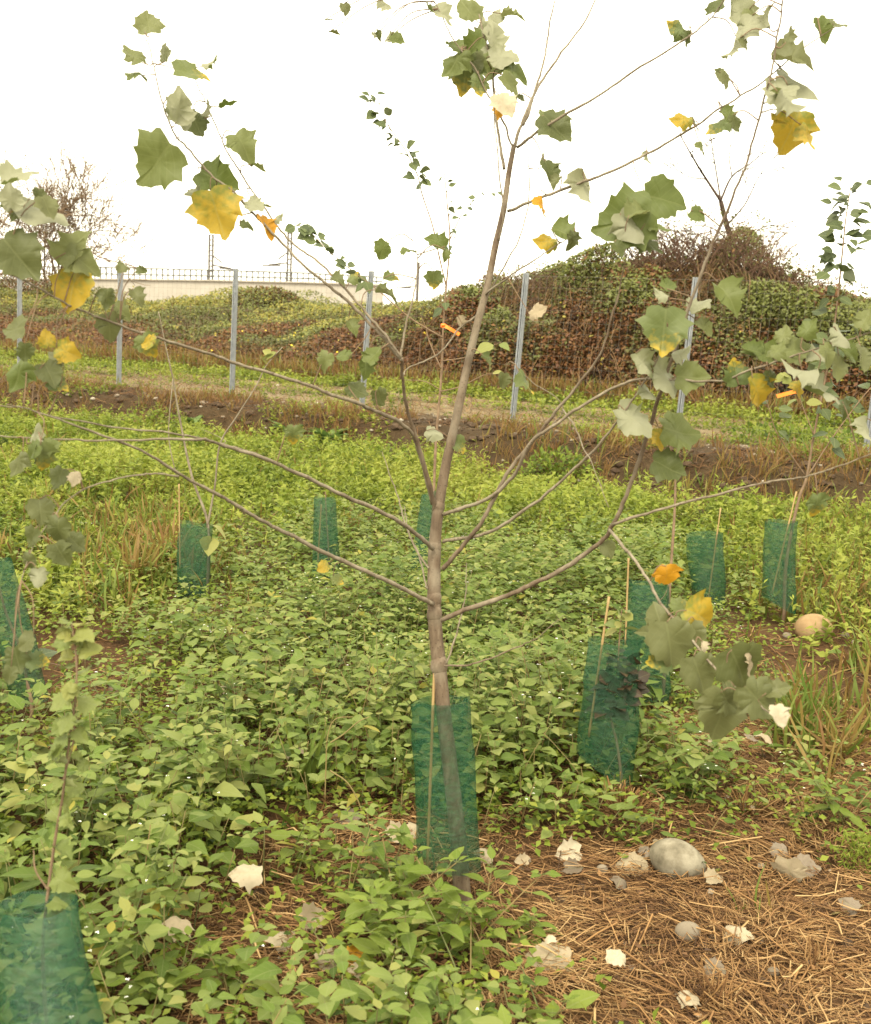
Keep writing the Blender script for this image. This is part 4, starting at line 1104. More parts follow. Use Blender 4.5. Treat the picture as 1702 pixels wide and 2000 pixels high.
LEAVES = """290 40 62 100 .2 g|262 100 65 125 .6 g|262 140 58 150 .7 g|326 103 40 80 .4 w|378 138 85 0 .5 m|413 122 42 20 .85 w|345 205 80 90 .5 w|352 230 70 -80 .4 w|385 240 62 -60 .2 d|405 210 40 60 .7 w|448 207 45 10 .9 w|478 280 72 -50 .3 g|508 325 40 -5 .9 g
298 320 128 -140 0 g|430 350 95 -20 .15 g|385 385 62 -160 .4 w|425 420 112 -75 .05 y|482 437 32 0 .5 d|515 395 50 0 .8 m|500 405 48 -45 .3 w|525 445 62 -55 .7 o|545 425 28 30 .3 w
145 480 100 60 .15 g|160 505 80 -20 .3 g|138 565 98 -100 .05 y|40 505 115 -50 .15 d|40 350 85 10 .5 w|70 430 140 -30 .75 w|30 735 78 -120 .2 g|25 640 62 180 .3 d|50 690 44 -90 .3 d|92 660 42 90 .4 y|135 688 56 -20 .05 y|98 730 62 -60 .3 d|115 750 48 -20 .4 m|290 675 56 -60 .1 m|285 665 40 160 .2 y|270 580 46 -60 .3 d|210 585 50 -90 .4 d|218 640 64 -70 .4 d|240 605 44 -30 .4 g|278 528 26 0 .2 d|238 520 28 100 .4 d|20 385 60 100 .4 w|78 380 32 -80 .6 d|95 405 54 -60 .5 d|30 410 50 150 .5 m|110 700 40 150 .3 w
85 895 70 -90 .5 m|60 880 50 -150 .4 g|145 935 36 -90 .2 W|112 935 52 -120 .2 d|75 845 50 60 .4 w|30 905 62 -120 .4 d|100 870 45 20 .3 g|80 1000 62 -80 .3 d|110 1040 70 -100 .2 d|60 1050 50 -120 .3 d|150 1060 52 -40 .3 d|122 1085 62 -60 .2 d|75 1130 46 -90 .2 w|55 1100 44 -100 .3 d|35 1290 62 -70 .3 d|75 1290 48 0 .4 m|20 1320 42 -90 .3 d|630 1108 30 -150 .2 y|662 1132 30 -30 .4 m|48 1255 50 -150 .3 d
915 15 62 120 .2 g|1005 28 55 0 .7 g|860 35 72 -60 .5 w|885 120 78 -135 .3 g|905 145 92 -100 .2 m|950 100 82 -30 .2 w|960 70 72 100 .3 w|985 120 72 -20 .3 w|1010 135 62 -10 .4 g|940 165 52 -80 .3 m|988 205 62 -60 .2 W|975 220 32 -90 .3 o|1000 165 62 -45 .5 g|1020 190 20 -30 .3 d|945 60 56 80 .4 w|920 90 64 -150 .2 g|925 120 60 -60 .1 d|960 130 66 -120 .2 g|890 85 50 150 .4 g|970 40 50 60 .4 w
1090 248 85 -40 .25 d|1066 222 42 120 .4 g|1078 338 60 -60 .4 d|1058 310 32 110 .7 w|1085 355 36 -120 .4 d|1138 365 78 -80 .35 w|1063 402 52 -60 .75 o|778 75 36 -20 .3 g|742 70 24 -100 .4 d|760 72 28 60 .5 w|675 18 28 -80 .3 d|645 35 22 10 .8 d|655 62 30 10 .8 d|755 12 42 -50 .4 w|730 70 20 -90 .4 w
1215 430 138 -165 .05 g|1230 450 90 -60 .3 w|1305 388 104 -10 .1 g|1365 420 42 -30 .2 g|1290 440 52 0 .7 g|1105 455 72 -30 .3 g|1065 468 56 170 .3 y|1122 470 42 -90 .5 d|1275 475 62 -30 .4 d|1210 485 42 -60 .4 d|1265 310 34 -80 .7 w|1375 290 40 -60 .7 g|1250 410 70 30 .4 g
1325 52 56 150 .2 m|1345 75 36 -90 .4 d|1440 35 82 -90 .3 w|1475 35 52 -60 .3 g|1458 60 72 -110 .4 w|1430 100 62 -120 .8 w|1455 85 34 -50 .4 d|1415 155 44 -60 .4 d|1408 140 30 150 .4 d|1400 8 50 60 .6 d|1610 60 62 -60 .25 g|1642 45 46 20 .5 d|1555 112 100 -10 .4 d|1535 100 60 -150 .3 d|1538 65 44 80 .7 d|1518 190 84 -130 .2 w|1555 175 112 -55 .55 w|1540 200 80 -30 .5 w|1545 258 98 -110 .05 y|1582 265 64 -50 .4 y|1330 230 52 170 .3 y|1360 240 34 -45 .6 d|1400 242 62 -150 .6 m|1425 230 52 -40 .3 g|1440 240 40 -60 .3 d|1500 30 50 90 .6 w
1298 648 108 -95 .05 m|1425 580 88 -60 .15 g|1310 555 46 30 .3 g|1290 575 38 150 .3 w|1255 715 68 -60 .3 w|1292 745 92 -70 .5 w|1355 735 76 0 .2 g|1330 690 50 20 .5 w|1368 600 62 20 .5 w|1235 830 98 -50 .4 w|1337 838 104 0 .3 g|1292 858 52 -80 .15 y|1310 912 82 -20 .3 d|1380 640 50 -40 .4 g|1265 770 50 -60 .5 w
1440 725 62 100 .05 m|1482 768 84 -60 .15 y|1490 690 82 160 .3 g|1558 680 72 20 .3 g|1560 725 82 170 .7 w|1602 772 92 -40 .6 w|1562 760 42 -80 .3 y|1640 662 62 -60 .4 w|1520 680 52 60 .4 g|1470 680 52 150 .4 g|1580 640 52 60 .3 g|1622 690 52 -60 .4 g|1662 690 72 -30 .3 g|1690 700 62 -80 .4 d|1690 620 52 70 .4 g|1640 720 60 -90 .4 g|1530 650 44 80 .4 g|1600 700 60 0 .5 w|1600 990 58 -80 .2 m|1655 800 44 -60 .4 d|1690 840 60 -90 .4 w|1510 740 44 -60 .4 d
1305 1130 62 -80 .05 o|1290 1208 78 100 .2 d|1340 1185 64 20 .3 m|1378 1205 98 -20 .1 y|1312 1262 114 -80 .1 d|1370 1320 94 -70 .15 d|1288 1290 62 180 .3 m|1450 1310 124 -60 .1 d|1470 1300 54 -80 .75 W|1415 1400 124 -90 .1 d|1490 1370 104 -40 .15 d|1525 1400 54 -70 .2 W|1522 1345 62 20 .4 d|1375 1265 28 -80 .3 W|1340 1240 80 -120 .2 d|1430 1370 80 -40 .3 d|1268 1235 56 170 .3 d
850 470 54 150 .2 g|745 490 46 -120 .2 g|800 485 40 0 .8 g|848 548 42 -90 .1 m|765 543 38 0 .4 m|760 575 60 -20 .8 d|575 850 44 -90 .2 m|745 778 44 -60 .2 d|850 850 44 -30 .3 w|632 705 46 -120 .3 g|730 690 52 60 .3 g|715 720 52 -90 .3 g|985 745 38 -90 .3 d|955 708 46 -45 .7 m|1032 745 62 -45 .7 m|1190 1075 42 -60 .2 d|1050 605 44 30 .4 W|902 630 30 -60 .2 W|700 760 50 -20 .3 d|690 640 40 -60 .3 g|668 690 40 150 .4 g|660 545 40 -30 .4 d|690 540 34 60 .3 m|900 870 44 -50 .4 m|870 500 30 -90 .4 g"""
ALLS = np.vstack(SAMPLES); ax_, ay_, ad_ = proj(ALLS)
rr = np.random.default_rng(77)
pet = Acc(); cnt = 0
for tok in LEAVES.replace('\n', '|').split('|'):
    q = tok.split(); px, py, size, ang, tilt, kd = float(q[0]), float(q[1]), float(q[2]), math.radians(float(q[3])), float(q[4]), q[5]
    kk = np.argmin((ax_ - px) ** 2 + (ay_ - py) ** 2)
    d = ad_[kk] + rr.normal() * .03
    size *= .92
    L = size / F * d
    dirv = math.cos(ang) * RIGHT + math.sin(ang) * UP + rr.normal() * .25 * BACK
    dirv /= np.linalg.norm(dirv)
    perp = np.cross(dirv, BACK); th = tilt * math.radians(85) * (1 if rr.random() < .5 else -1)
    # upper faces look at the sky side: prefer the tilt that turns the normal upward
    nrm = math.cos(th) * BACK + math.sin(th) * perp
    alt = math.cos(th) * BACK - math.sin(th) * perp
    if alt[2] > nrm[2]: nrm = alt
    if kd == 'w': nrm = -nrm
    cpos = P(px, py, d); base = cpos - dirv * L * .48
    m = PM[kd]; sh = int(rr.integers(0, 7))
    if tilt < .12: sh = (0, 6, 4)[cnt % 3]
    if kd == 'w' or tilt > .6: sh = (1, 3, 5, 2)[cnt % 4]
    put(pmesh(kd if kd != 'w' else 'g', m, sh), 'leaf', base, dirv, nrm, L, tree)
    # leafstalk to the nearest wood
    a = ALLS[np.argmin(np.linalg.norm(ALLS - base, axis=1))]
    if np.linalg.norm(a - base) > .002:
        midp = (a + base) / 2 + np.array([0, 0, .12 * np.linalg.norm(a - base)]) - dirv * .012
        tube(pet, smooth_path([a, midp, base + dirv * L * .02], 4), [.0019, .0012], 4, .5)
    cnt += 1
tag(pet.obj('leafstalk', M_twig, tree), kind='stuff')

# ---------------------------------------------------------------- tree guards
def guard(tl, tr_, br, bl, d, lab, cane=None, db=None, tuck=.62):
    db = d if db is None else db
    A, B, C, Dd = P(*tl, d), P(*tr_, d), P(*br, db), P(*bl, db)
    base = (C + Dd) / 2; gz = float(H(base[0], base[1]))
    root = empty('tree_guard', (base[0], base[1], min(gz, base[2])), lab, 'tree guard', 'green netting tree guards')
    fw = -BACK.copy(); fw[2] = 0; fw /= np.linalg.norm(fw)
    nr, nc = 13, 28; rr = np.random.default_rng(int(tl[0]) + 900)
    th = np.linspace(0, 2 * np.pi, nc, endpoint=False); v = []; u = []
    lob = rr.uniform(0, 6.28, 3)
    for r_ in range(nr):
        f = r_ / (nr - 1)
        l = A * (1 - f) + Dd * f; r2 = B * (1 - f) + C * f
        c = (l + r2) / 2; hw = (r2 - l) / 2
        wd = np.linalg.norm(hw)
        for q in range(nc):
            a = th[q]; cc, sn = math.cos(a), math.sin(a)
            wob = 1 + .04 * math.sin(2 * a + lob[0] + f * 5) + .045 * math.sin(3 * a + lob[1] - f * 7) + .02 * rr.normal()
            ex = math.copysign(abs(cc) ** .8, cc); ey = math.copysign(abs(sn) ** .8, sn)
            p = c + hw * ex * (1 if abs(cc) > .98 else wob) + fw * wd * tuck * ey * wob
            if r_ == 0: p = p + np.array([0, 0, .006 * math.sin(3 * a + lob[2])])
            v.append(p); u.append((q / nc, f * np.linalg.norm(A - Dd)))
    f = []
    for r_ in range(nr - 1):
        for q in range(nc):
            a, b = r_ * nc + q, r_ * nc + (q + 1) % nc; f += [(a, b, b + nc), (a, b + nc, a + nc)]
    acc = Acc(); acc.add(v, f, .5, u); acc.obj('netting', M_net, root)
    if cane:
        p = [P(cane[0], cane[1], d - .02), P((cane[0] + cane[2]) / 2, (cane[1] + cane[3]) / 2, (d + db) / 2 - .02), P(cane[2], cane[3], db - .02)]
        acc = Acc(); W = smooth_path(p, 8)
        rad = np.full(len(W), .0046); rad[::5] *= 1.2
        tube(acc, W, rad, 8); acc.obj('bamboo_cane', M_cane, root)
        for fr_ in ():
            pass
    return root
d1 = D0
guard((806, 1372), (918, 1362), (940, 1700), (816, 1690), d1, 'green netting guard wrapped round the trunk of the central poplar', (851, 1245, 834, 1720), tuck=.45)
guard((-10, 1772), (150, 1758), (205, 2090), (5, 2090), 2.25, 'largest green guard, cut off by the lower left corner, with a leafy sapling in it', None, db=2.15)
guard((-38, 1100), (24, 1093), (96, 1366), (28, 1380), 4.75, 'leaning green guard at the left edge behind a hanging branch', None)
guard((350, 1018), (416, 1028), (404, 1185), (346, 1180), 7.0, 'green guard with a forked bare sapling, among weeds at left', (350, 945, 352, 1110))
guard((614, 971), (656, 973), (668, 1165), (608, 1165), 7.5, 'narrow green guard left of the poplar trunk under its lower branches', (628, 985, 618, 1150))
guard((824, 966), (852, 958), (850, 1150), (798, 1140), 7.7, 'dark green guard mostly hidden right behind the poplar trunk', None)
guard((1150, 1250), (1252, 1258), (1236, 1535), (1128, 1470), 4.35, 'green guard with dark brown leaves inside, standing on a tuft of straw', (1190, 1165, 1150, 1440))
guard((1228, 1135), (1308, 1142), (1306, 1375), (1215, 1350), 5.3, 'green guard half hidden by grey-green poplar leaves, just behind another guard', (1228, 1090, 1222, 1260))
guard((1341, 1044), (1412, 1040), (1417, 1185), (1354, 1180), 7.3, 'green guard tilting left with a cane along its right side', (1408, 992, 1383, 1175))
guard((1494, 1018), (1556, 1018), (1552, 1200), (1490, 1165), 7.0, 'green guard with a crossed dark stem and cane above the tan boulder', (1556, 960, 1508, 1160))

# ---------------------------------------------------------------- saplings
SLM = {}
def smesh(kind, mat, k):
    if (kind, k) not in SLM:
        acc = Acc(); v, f, u = OV[k]; acc.add(v * [1.35, 1, 1], f, .5, u); SLM[(kind, k)] = acc.mesh('leaf', mat)
    return SLM[(kind, k)]
def sapling(stems, d, lab, leaves, seed, m=M_twig, cat='sapling'):
    """stems: (pixel list, r0, r1); leaves: (stem index, from, to, count, px size, material key, mat, spread px)"""
    rr = np.random.default_rng(seed)
    b = P(*stems[0][0][0], d); g = np.array([b[0], b[1], float(H(b[0], b[1]))])
    root = empty('sapling', g, lab, cat)
    Ws = []
    for k, (lst, r0, r1) in enumerate(stems):
        W = smooth_path(np.array([P(a, c, d + .05 * math.sin(k * 2.1 + q * .6)) if (k or q) else P(a, c, d) for q, (a, c) in enumerate(lst)]), 6)
        if k == 0: W = np.vstack([g[None] - [0, 0, .03], W])
        acc = Acc(); tube(acc, W, [r0, r1], 6, .5, .15); acc.obj('stem' if k == 0 else 'branch', m, root); Ws.append(W)
    for (si, f0, f1, n, px, key, mat, spread) in leaves:
        W = Ws[si]
        for q in range(n):
            f = f0 + (f1 - f0) * (q + rr.random()) / n; ii = f * (len(W) - 1); a = int(min(ii, len(W) - 2)); p = W[a] + (W[a + 1] - W[a]) * (ii - a)
            az = rr.uniform(0, 6.28)
            dv = np.array([math.cos(az), math.sin(az) * .7, rr.uniform(-.7, .5)])
            L = px / F * d * rr.uniform(.6, 1.25)
            dv /= np.linalg.norm(dv)
            nr = np.array([rr.normal() * .6, -.5 + rr.normal() * .5, .8])
            put(pmesh(key + 'lob', mat, int(rr.integers(0, 6))) if d < 3 else smesh(key, mat, int(rr.integers(0, 5))), 'leaf', p + dv * spread / F * d * rr.random(), dv, nr, L, root)
    return root
sapling([([(838, 1140), (846, 1000), (852, 860), (862, 740), (866, 640), (872, 560), (879, 470), (874, 400), (868, 335)], .013, .003),
         ([(872, 560), (858, 500), (845, 440), (825, 380), (815, 340), (790, 290), (762, 250), (740, 215), (722, 180)], .006, .002),
         ([(866, 660), (800, 620), (745, 572), (690, 530), (640, 488), (605, 452), (580, 438)], .006, .002),
         ([(862, 720), (840, 670), (832, 640), (822, 615)], .005, .002), ([(864, 705), (910, 698), (950, 680), (980, 668)], .005, .002),
         ([(858, 760), (830, 745), (790, 742)], .004, .002), ([(860, 765), (900, 755), (940, 735), (965, 728)], .005, .002), ([(878, 470), (905, 415), (935, 385), (975, 372)], .004, .0015)],
        7.7, 'tall thin sapling with small dark leaves growing behind the poplar trunk',
        [(1, .45, 1, 44, 22, 's', M_sap, 14), (2, .4, 1, 34, 24, 's', M_sap, 12), (0, .72, 1, 16, 14, 's', M_sap, 8), (7, .1, 1, 14, 13, 's', M_sap, 8), (4, .8, 1, 2, 34, 'sy', M_sapy, 4), (6, .9, 1, 2, 30, 'sy', M_sapy, 4), (0, .5, .62, 3, 26, 's', M_sap, 14)], 41)
sapling([([(404, 1180), (408, 1080), (405, 1015), (375, 930), (352, 820), (338, 740), (325, 680), (310, 608)], .012, .003),
         ([(405, 1030), (420, 950), (430, 868), (462, 815), (500, 755), (520, 715), (552, 678)], .008, .0025), ([(338, 740), (330, 850), (345, 930)], .004, .003), ([(430, 868), (440, 860), (400, 840)], .003, .002)],
        7.0, 'bare forked sapling with two long shoots leaving a guard at left', [(1, .9, 1, 3, 22, 'o', M_sapy, 8), (0, .2, .3, 2, 50, 'sy', M_sapy, 10)], 42, M_bark)
sapling([([(1532, 1195), (1535, 1110), (1548, 1030), (1562, 970), (1576, 932), (1590, 850), (1612, 740), (1632, 620), (1645, 500), (1652, 430), (1662, 365)], .012, .003),
         ([(1576, 932), (1520, 850), (1500, 790), (1480, 740)], .004, .002), ([(1578, 930), (1630, 850), (1690, 770), (1740, 720)], .005, .002), ([(1590, 850), (1560, 770), (1552, 720)], .004, .002)],
        7.0, 'tall leafy sapling above the guard by the tan boulder', [(0, .78, 1, 54, 30, 's2', M_sap, 34), (0, .55, .8, 40, 32, 's2', M_sap, 60), (2, .2, 1, 10, 28, 's2', M_sap, 20), (1, .3, 1, 8, 28, 's2', M_sap, 20), (3, .3, 1, 6, 30, 'sy', M_sapy, 20)], 43)
sapling([([(1294, 1385), (1302, 1240), (1310, 1120), (1318, 1000), (1320, 920), (1324, 820)], .011, .003), ([(1310, 1120), (1300, 1160), (1270, 1190)], .003, .002)], 5.3,
        'thin upright sapling stem rising from the half hidden guard', [(0, .86, 1, 2, 34, 'sy', M_sapy, 10)], 44)
sapling([([(1215, 1525), (1205, 1450), (1192, 1390), (1205, 1320), (1210, 1250), (1215, 1190)], .007, .002), ([(1200, 1360), (1235, 1330), (1250, 1330)], .003, .002)], 4.30,
        'small sapling with dark brown leaves inside the guard on the straw tuft', [(0, .42, .72, 60, 32, 'b', M_sapb, 24), (1, .1, .8, 26, 30, 'b', M_sapb, 18), (0, .85, 1, 8, 30, 'sy', M_sapy, 10)], 45)
sapling([([(98, 2060), (88, 1950), (84, 1850), (92, 1760), (108, 1640), (122, 1560), (134, 1460), (146, 1380), (150, 1300), (140, 1215)], .0048, .0015),
         ([(122, 1530), (145, 1440), (140, 1360)], .002, .001), ([(95, 1740), (70, 1700), (66, 1660)], .002, .001)], 2.25,
        'slim sapling with pale green lobed leaves in the lower left corner', [(0, .94, 1, 9, 40, 'sy', M_sapy, 12), (0, .86, .93, 4, 42, 'sy', M_sapy, 20), (0, .5, .86, 24, 44, 's3', leaf_mat('sapling_leaf_fresh', [(0, (.15, .19, .045)), (1, (.24, .27, .08))], trans=.4, under=(.26, .28, .13), objvar=True, vein=.2), 22), (0, .05, .45, 12, 46, 's3', M_sapy, 16)], 46)
sapling([([(62, 1372), (40, 1270), (10, 1190), (-12, 1100)], .009, .004), ([(40, 1270), (80, 1290), (120, 1300)], .003, .002)], 4.7, 'sapling stem bending inside the leaning guard at the left edge', [(1, .1, 1, 5, 40, 's', M_sap, 12)], 47)
sapling([([(640, 1160), (642, 1080), (638, 1010), (636, 960)], .007, .003)], 7.5, 'slim bare stem inside the narrow guard left of the poplar', [(0, .3, .9, 3, 20, 's', M_sap, 8)], 48)

# orange marker tapes tied to saplings
def tape(px, py, d, a, lab):
    acc = Acc(); c = P(px, py, d - .015)
    ca, sa = math.cos(a), math.sin(a)
    dv = ca * RIGHT + sa * UP; nv = -sa * RIGHT + ca * UP
    th = np.linspace(0, 6.28, 11); rg = c + .018 * (np.cos(th)[:, None] * RIGHT + np.sin(th)[:, None] * BACK)
    v = np.vstack([rg + UP * .012, rg - UP * .012]); k = np.arange(10); acc.add(v, np.vstack([np.c_[k, k + 1, 12 + k], np.c_[k, 12 + k, 11 + k]]))
    L = .13; pts = [c + BACK * .018 + dv * L * f + BACK * .012 * math.sin(f * 5) for f in np.linspace(0, 1, 7)]
    v = np.vstack([[p + nv * .012 for p in pts], [p - nv * .012 for p in pts], [p + nv * .012 - BACK * .002 for p in pts], [p - nv * .012 - BACK * .002 for p in pts]]); k = np.arange(6)
    acc.add(v, np.vstack([np.c_[k, k + 1, 8 + k], np.c_[k, 8 + k, 7 + k], np.c_[14 + k, 15 + k, 22 + k], np.c_[14 + k, 22 + k, 21 + k]]))
    tube(acc, [c + RIGHT * .012 + BACK * .02, c - RIGHT * .012 + BACK * .024], [.011], 6)
    return tag(acc.obj('marker_tape', M_tape), lab, 'tape', 'orange marker tapes on saplings')
tape(866, 636, 7.65, -.5, 'orange marker tape tied to the tall sapling behind the poplar trunk')
tape(1556, 764, 6.95, 3.4, 'orange marker tape on the sapling at right, among yellowing leaves')

# ---------------------------------------------------------------- fallen leaves
FALL = [(1075, 1875, 92, 'W', 'big pale curled poplar leaf on the straw, right of the weed clump'), (1110, 1677, 56, 'W', 'white fallen leaf on dark straw right of the central guard'), (1240, 1694, 68, 'W', 'white crumpled leaf touching the left end of the large grey stone'),
        (1290, 1660, 44, 'W', 'small white leaf above the left end of the large grey stone'), (1262, 1672, 40, 'G', 'greyish leaf between two white leaves by the large grey stone'), (945, 1680, 44, 'W', 'white fallen leaf against the right foot of the central guard'), (1018, 1696, 30, 'W', 'narrow pale leaf on straw between the guard and the next white leaf'),
        (1540, 1718, 70, 'W', 'white fallen leaf standing on edge at right with a grey leaf beside it'), (1575, 1702, 56, 'G', 'grey dry leaf right of the white leaf standing on edge'), (1522, 1672, 46, 'G', 'grey dry leaf just above the white leaf standing on edge'), (1440, 1838, 56, 'W', 'thin white leaf lying flat near the right edge of the pale buried stone'),
        (1395, 1728, 42, 'W', 'small pale leaf on straw below the large grey stone'), (1343, 1964, 50, 'W', 'pale leaf at the bottom edge among coarse straw'), (1195, 1965, 46, 'W', 'white folded leaf on the low weeds at the bottom edge'), (1068, 1928, 28, 'W', 'tiny white leaf on weeds below the big pale leaf'),
        (1490, 1500, 46, 'W', 'tan-white leaf among weeds at right, nearer of a close pair'), (1400, 1465, 44, 'W', 'pale leaf at the weed edge under the hanging poplar leaves'), (1455, 1580, 40, 'W', 'white leaf scrap beside a tuft of straw at right'), (1462, 1502, 34, 'G', 'beige leaf left of the tan-white leaf among weeds'),
        (480, 1788, 66, 'W', 'bright cream leaf above the gap in the weeds at lower left'), (552, 1842, 66, 'W', 'white leaf lying in front of the weed clump at bottom centre'), (612, 1805, 64, 'W', 'pinkish white leaf at the left foot of the weed clump'), (350, 1900, 62, 'W', 'beige leaf among big-leaved weeds at lower left'),
        (640, 1888, 56, 'W', 'pinkish curled leaf beside an orange leaf at bottom centre'), (684, 1880, 64, 'o', 'orange-brown fallen leaf on soil at bottom centre'), (700, 1910, 48, 'W', 'white leaf just below the orange-brown fallen leaf'), (785, 1640, 66, 'W', 'white leaves-edge leaf on straw left of the central guard'),
        (800, 1634, 40, 'W', 'small bright white leaf touching the left side of the central guard'), (672, 1608, 64, 'G', 'pinkish grey folded leaf on straw left of the central guard'), (572, 1528, 56, 'W', 'cream leaf caught on top of weeds left of the straw gap'), (318, 1858, 52, 'y', 'yellow leaf lying on weeds at lower left'),
        (1120, 1708, 40, 'G', 'dull grey leaf on dark straw below the white leaf right of the guard'), (1395, 1905, 46, 'G', 'dark leaf pressed into the straw at lower right'), (520, 1940, 44, 'W', 'pale leaf beside soil at the bottom edge'), (1655, 1780, 44, 'G', 'grey-brown leaf near the right edge on straw'),
        (1210, 1735, 44, 'G', 'brownish curled leaf below the white crumpled leaf'), (760, 1925, 40, 'W', 'cream leaf half hidden at the right of the bottom soil patch'), (436, 1350, 40, 'W', 'pale leaf by the straw patch at left, seen between weeds'), (222, 1352, 34, 'G', 'dull leaf on the straw patch right of the leaning guard')]
rr = np.random.default_rng(99)
for k, (px, py, size, kd, lab) in enumerate(FALL):
    g = G(px, py + size * .1); d = proj(g)[2]; L = size / F * d * 1.0
    az = rr.uniform(0, 6.28); dv = np.array([math.cos(az), math.sin(az), rr.uniform(.0, .3)])
    if 'edge at right' in lab: dv = np.array([.2, -.1, -.9])
    nr = np.array([rr.normal() * .3, -.55 + rr.normal() * .2, .85])
    if kd in 'W' and rr.random() < .6: pass
    up = .035 + (.12 if 'top of weeds' in lab or 'on weeds' in lab or 'among weeds' in lab or 'weeds at' in lab else 0)
    key = 'fall' + kd; sh = (7, 8, 9, 2, 7)[k % 5]
    o = put(pmesh(kd, PM[kd], sh), 'fallen_leaf', g + [0, 0, up] - dv * L * .45, dv, nr, L)
    tag(o, lab, 'leaf', 'fallen poplar leaves on the ground')

# ---------------------------------------------------------------- plants built one by one
WM = {}
def wmesh(k):
    if k not in WM:
        acc = Acc(); v, f, u = OV[k]; acc.add(v, f, .5, u); WM[k] = acc.mesh('leaf', M_weed2)
    return WM[k]
def weed(px, py, h, L, lab, seed, lean=None):
    g = G(px, py); root = empty('weed_plant', g, lab, 'weed', 'fresh green weeds in the foreground')
    rr = np.random.default_rng(seed); st_ = Acc()
    nst = 3
    for q in range(nst):
        b = g + np.array([rr.normal() * .012, rr.normal() * .012, 0]); ln = rr.normal(size=2) * .55
        o, pts = weed_leaves(b, h * rr.uniform(.7, 1.1), L, rr, ln)
        tube(st_, pts, [.0032, .0015], 5, rr.random())
        for (p, d, n, s, t, vr, p0) in o:
            put(wmesh(int(t)), 'leaf', p, d, n, s * rr.uniform(.85, 1.2), root)
            tube(st_, [p0, p + d * s * .02], [.0012], 3, .2)
    st_.obj('stem', M_stem, root)
weed(700, 1830, .26, .082, 'lush weed at the left of the clump before the central guard', 1)
weed(770, 1800, .27, .085, 'tall weed left of the trunk foot, middle of the clump', 2)
weed(850, 1850, .24, .082, 'broad weed in front of the trunk foot', 3)
weed(920, 1870, .24, .080, 'weed at the right of the clump leaning over the straw', 4)
weed(790, 1930, .20, .080, 'lower weed in front of the clump at bottom centre', 5)
weed(905, 1960, .20, .085, 'weed at the bottom edge right of the clump', 6)
weed(1040, 1835, .10, .055, 'small weed alone on straw above the big pale leaf', 7)
weed(1660, 1620, .20, .08, 'weed at the right edge above the feathery tuft', 8)
weed(1165, 1560, .25, .075, 'bright weed growing up the guard on the straw tuft', 9)
weed(1230, 1530, .22, .07, 'weed with big lower leaves right beside the straw tuft', 10)
weed(560, 1700, .20, .075, 'weed at the left border of the straw gap', 11)
weed(330, 1980, .18, .082, 'big-leaved weed at the bottom edge right of the corner guard', 12)
weed(440, 1960, .16, .08, 'big-leaved weed beside bare soil at the bottom edge', 13)
weed(1060, 2010, .14, .08, 'low weed cut off by the bottom edge, centre right', 14)

def dock(px, py, n, L, lab, name='dock_plant', seed=0, up=.9):
    g = G(px, py); root = empty(name, g, lab, 'plant'); rr = np.random.default_rng(seed)
    key = 'dock'
    for q in range(n):
        az = rr.uniform(0, 6.28); el = rr.uniform(.35, 1.2) * up
        dv = np.array([math.cos(az) * math.cos(el), math.sin(az) * math.cos(el), math.sin(el)])
        kk = int(rr.integers(1, 3))
        if ('dk', kk) not in WM:
            acc = Acc(); v, f, u = ovate(.5, .2, .62, .06, kk); acc.add(v, f, .3 + .4 * rr.random(), u); WM[('dk', kk)] = acc.mesh('leaf', M_dock)
        put(WM[('dk', kk)], 'leaf', g + dv * L * .1, dv, np.array([-dv[0] * .6, -dv[1] * .6, 1]), L * rr.uniform(.6, 1.15), root)
dock(640, 868, 34, .36, 'dock plant with long upright leaves at the foot of the bank', seed=1)
dock(560, 850, 20, .30, 'smaller broad-leaved plant left of the dock at the bank foot', seed=2)
dock(375, 838, 24, .30, 'bright leafy plant on the bank left of the middle', seed=3)

# leafy mound at the bank foot, feathery tuft, grass tufts, straw tuft
def mound(px, py, wpx, hpx, lab, seed, n=900, lsc=.06, m=M_fine):
    g = G(px, py); d = proj(g)[2]; rx = wpx / 2 / F * d; hz = hpx / F * d; rr = np.random.default_rng(seed)
    acc = Acc(); u = rr.normal(size=(n, 3)); u /= np.linalg.norm(u, axis=1)[:, None]; u[:, 2] = np.abs(u[:, 2])
    r = rr.random(n) ** .35
    p = g + u * r[:, None] * np.array([rx, rx * .8, hz])
    scatter(acc, SMALL, p, u + rr.normal(size=(n, 3)) * .6, u * .4 + [0, -.2, 1] + rr.normal(size=(n, 3)) * .3, rr.uniform(.6, 1.3, n) * lsc, np.clip(rr.normal(.35, .18, n), 0, 1))
    root = empty('leafy_bush', g, lab, 'bush'); tag(acc.obj('foliage', m, root), kind='stuff')
mound(520, 596, 150, 34, 'dark bramble bush on the crest of the embankment, against the concrete wall', 14, 2600, .10, M_bramble)
mound(380, 600, 120, 18, 'low dark scrub on the embankment crest left of the dark bramble bush', 15, 1200, .10, M_bramble)
mound(60, 580, 200, 50, 'dark olive bush on the embankment at the left edge', 16, 2600, .10, M_bramble)
mound(1090, 940, 170, 62, 'low rounded leafy bush at the foot of the brown bank', 4)
mound(700, 960, 110, 48, 'small dark leafy bush in the feathery weeds left of the poplar', 6, 500)
mound(1560, 870, 330, 40, 'leafy green bush growing by the fence at right', 7, 1300, .07)
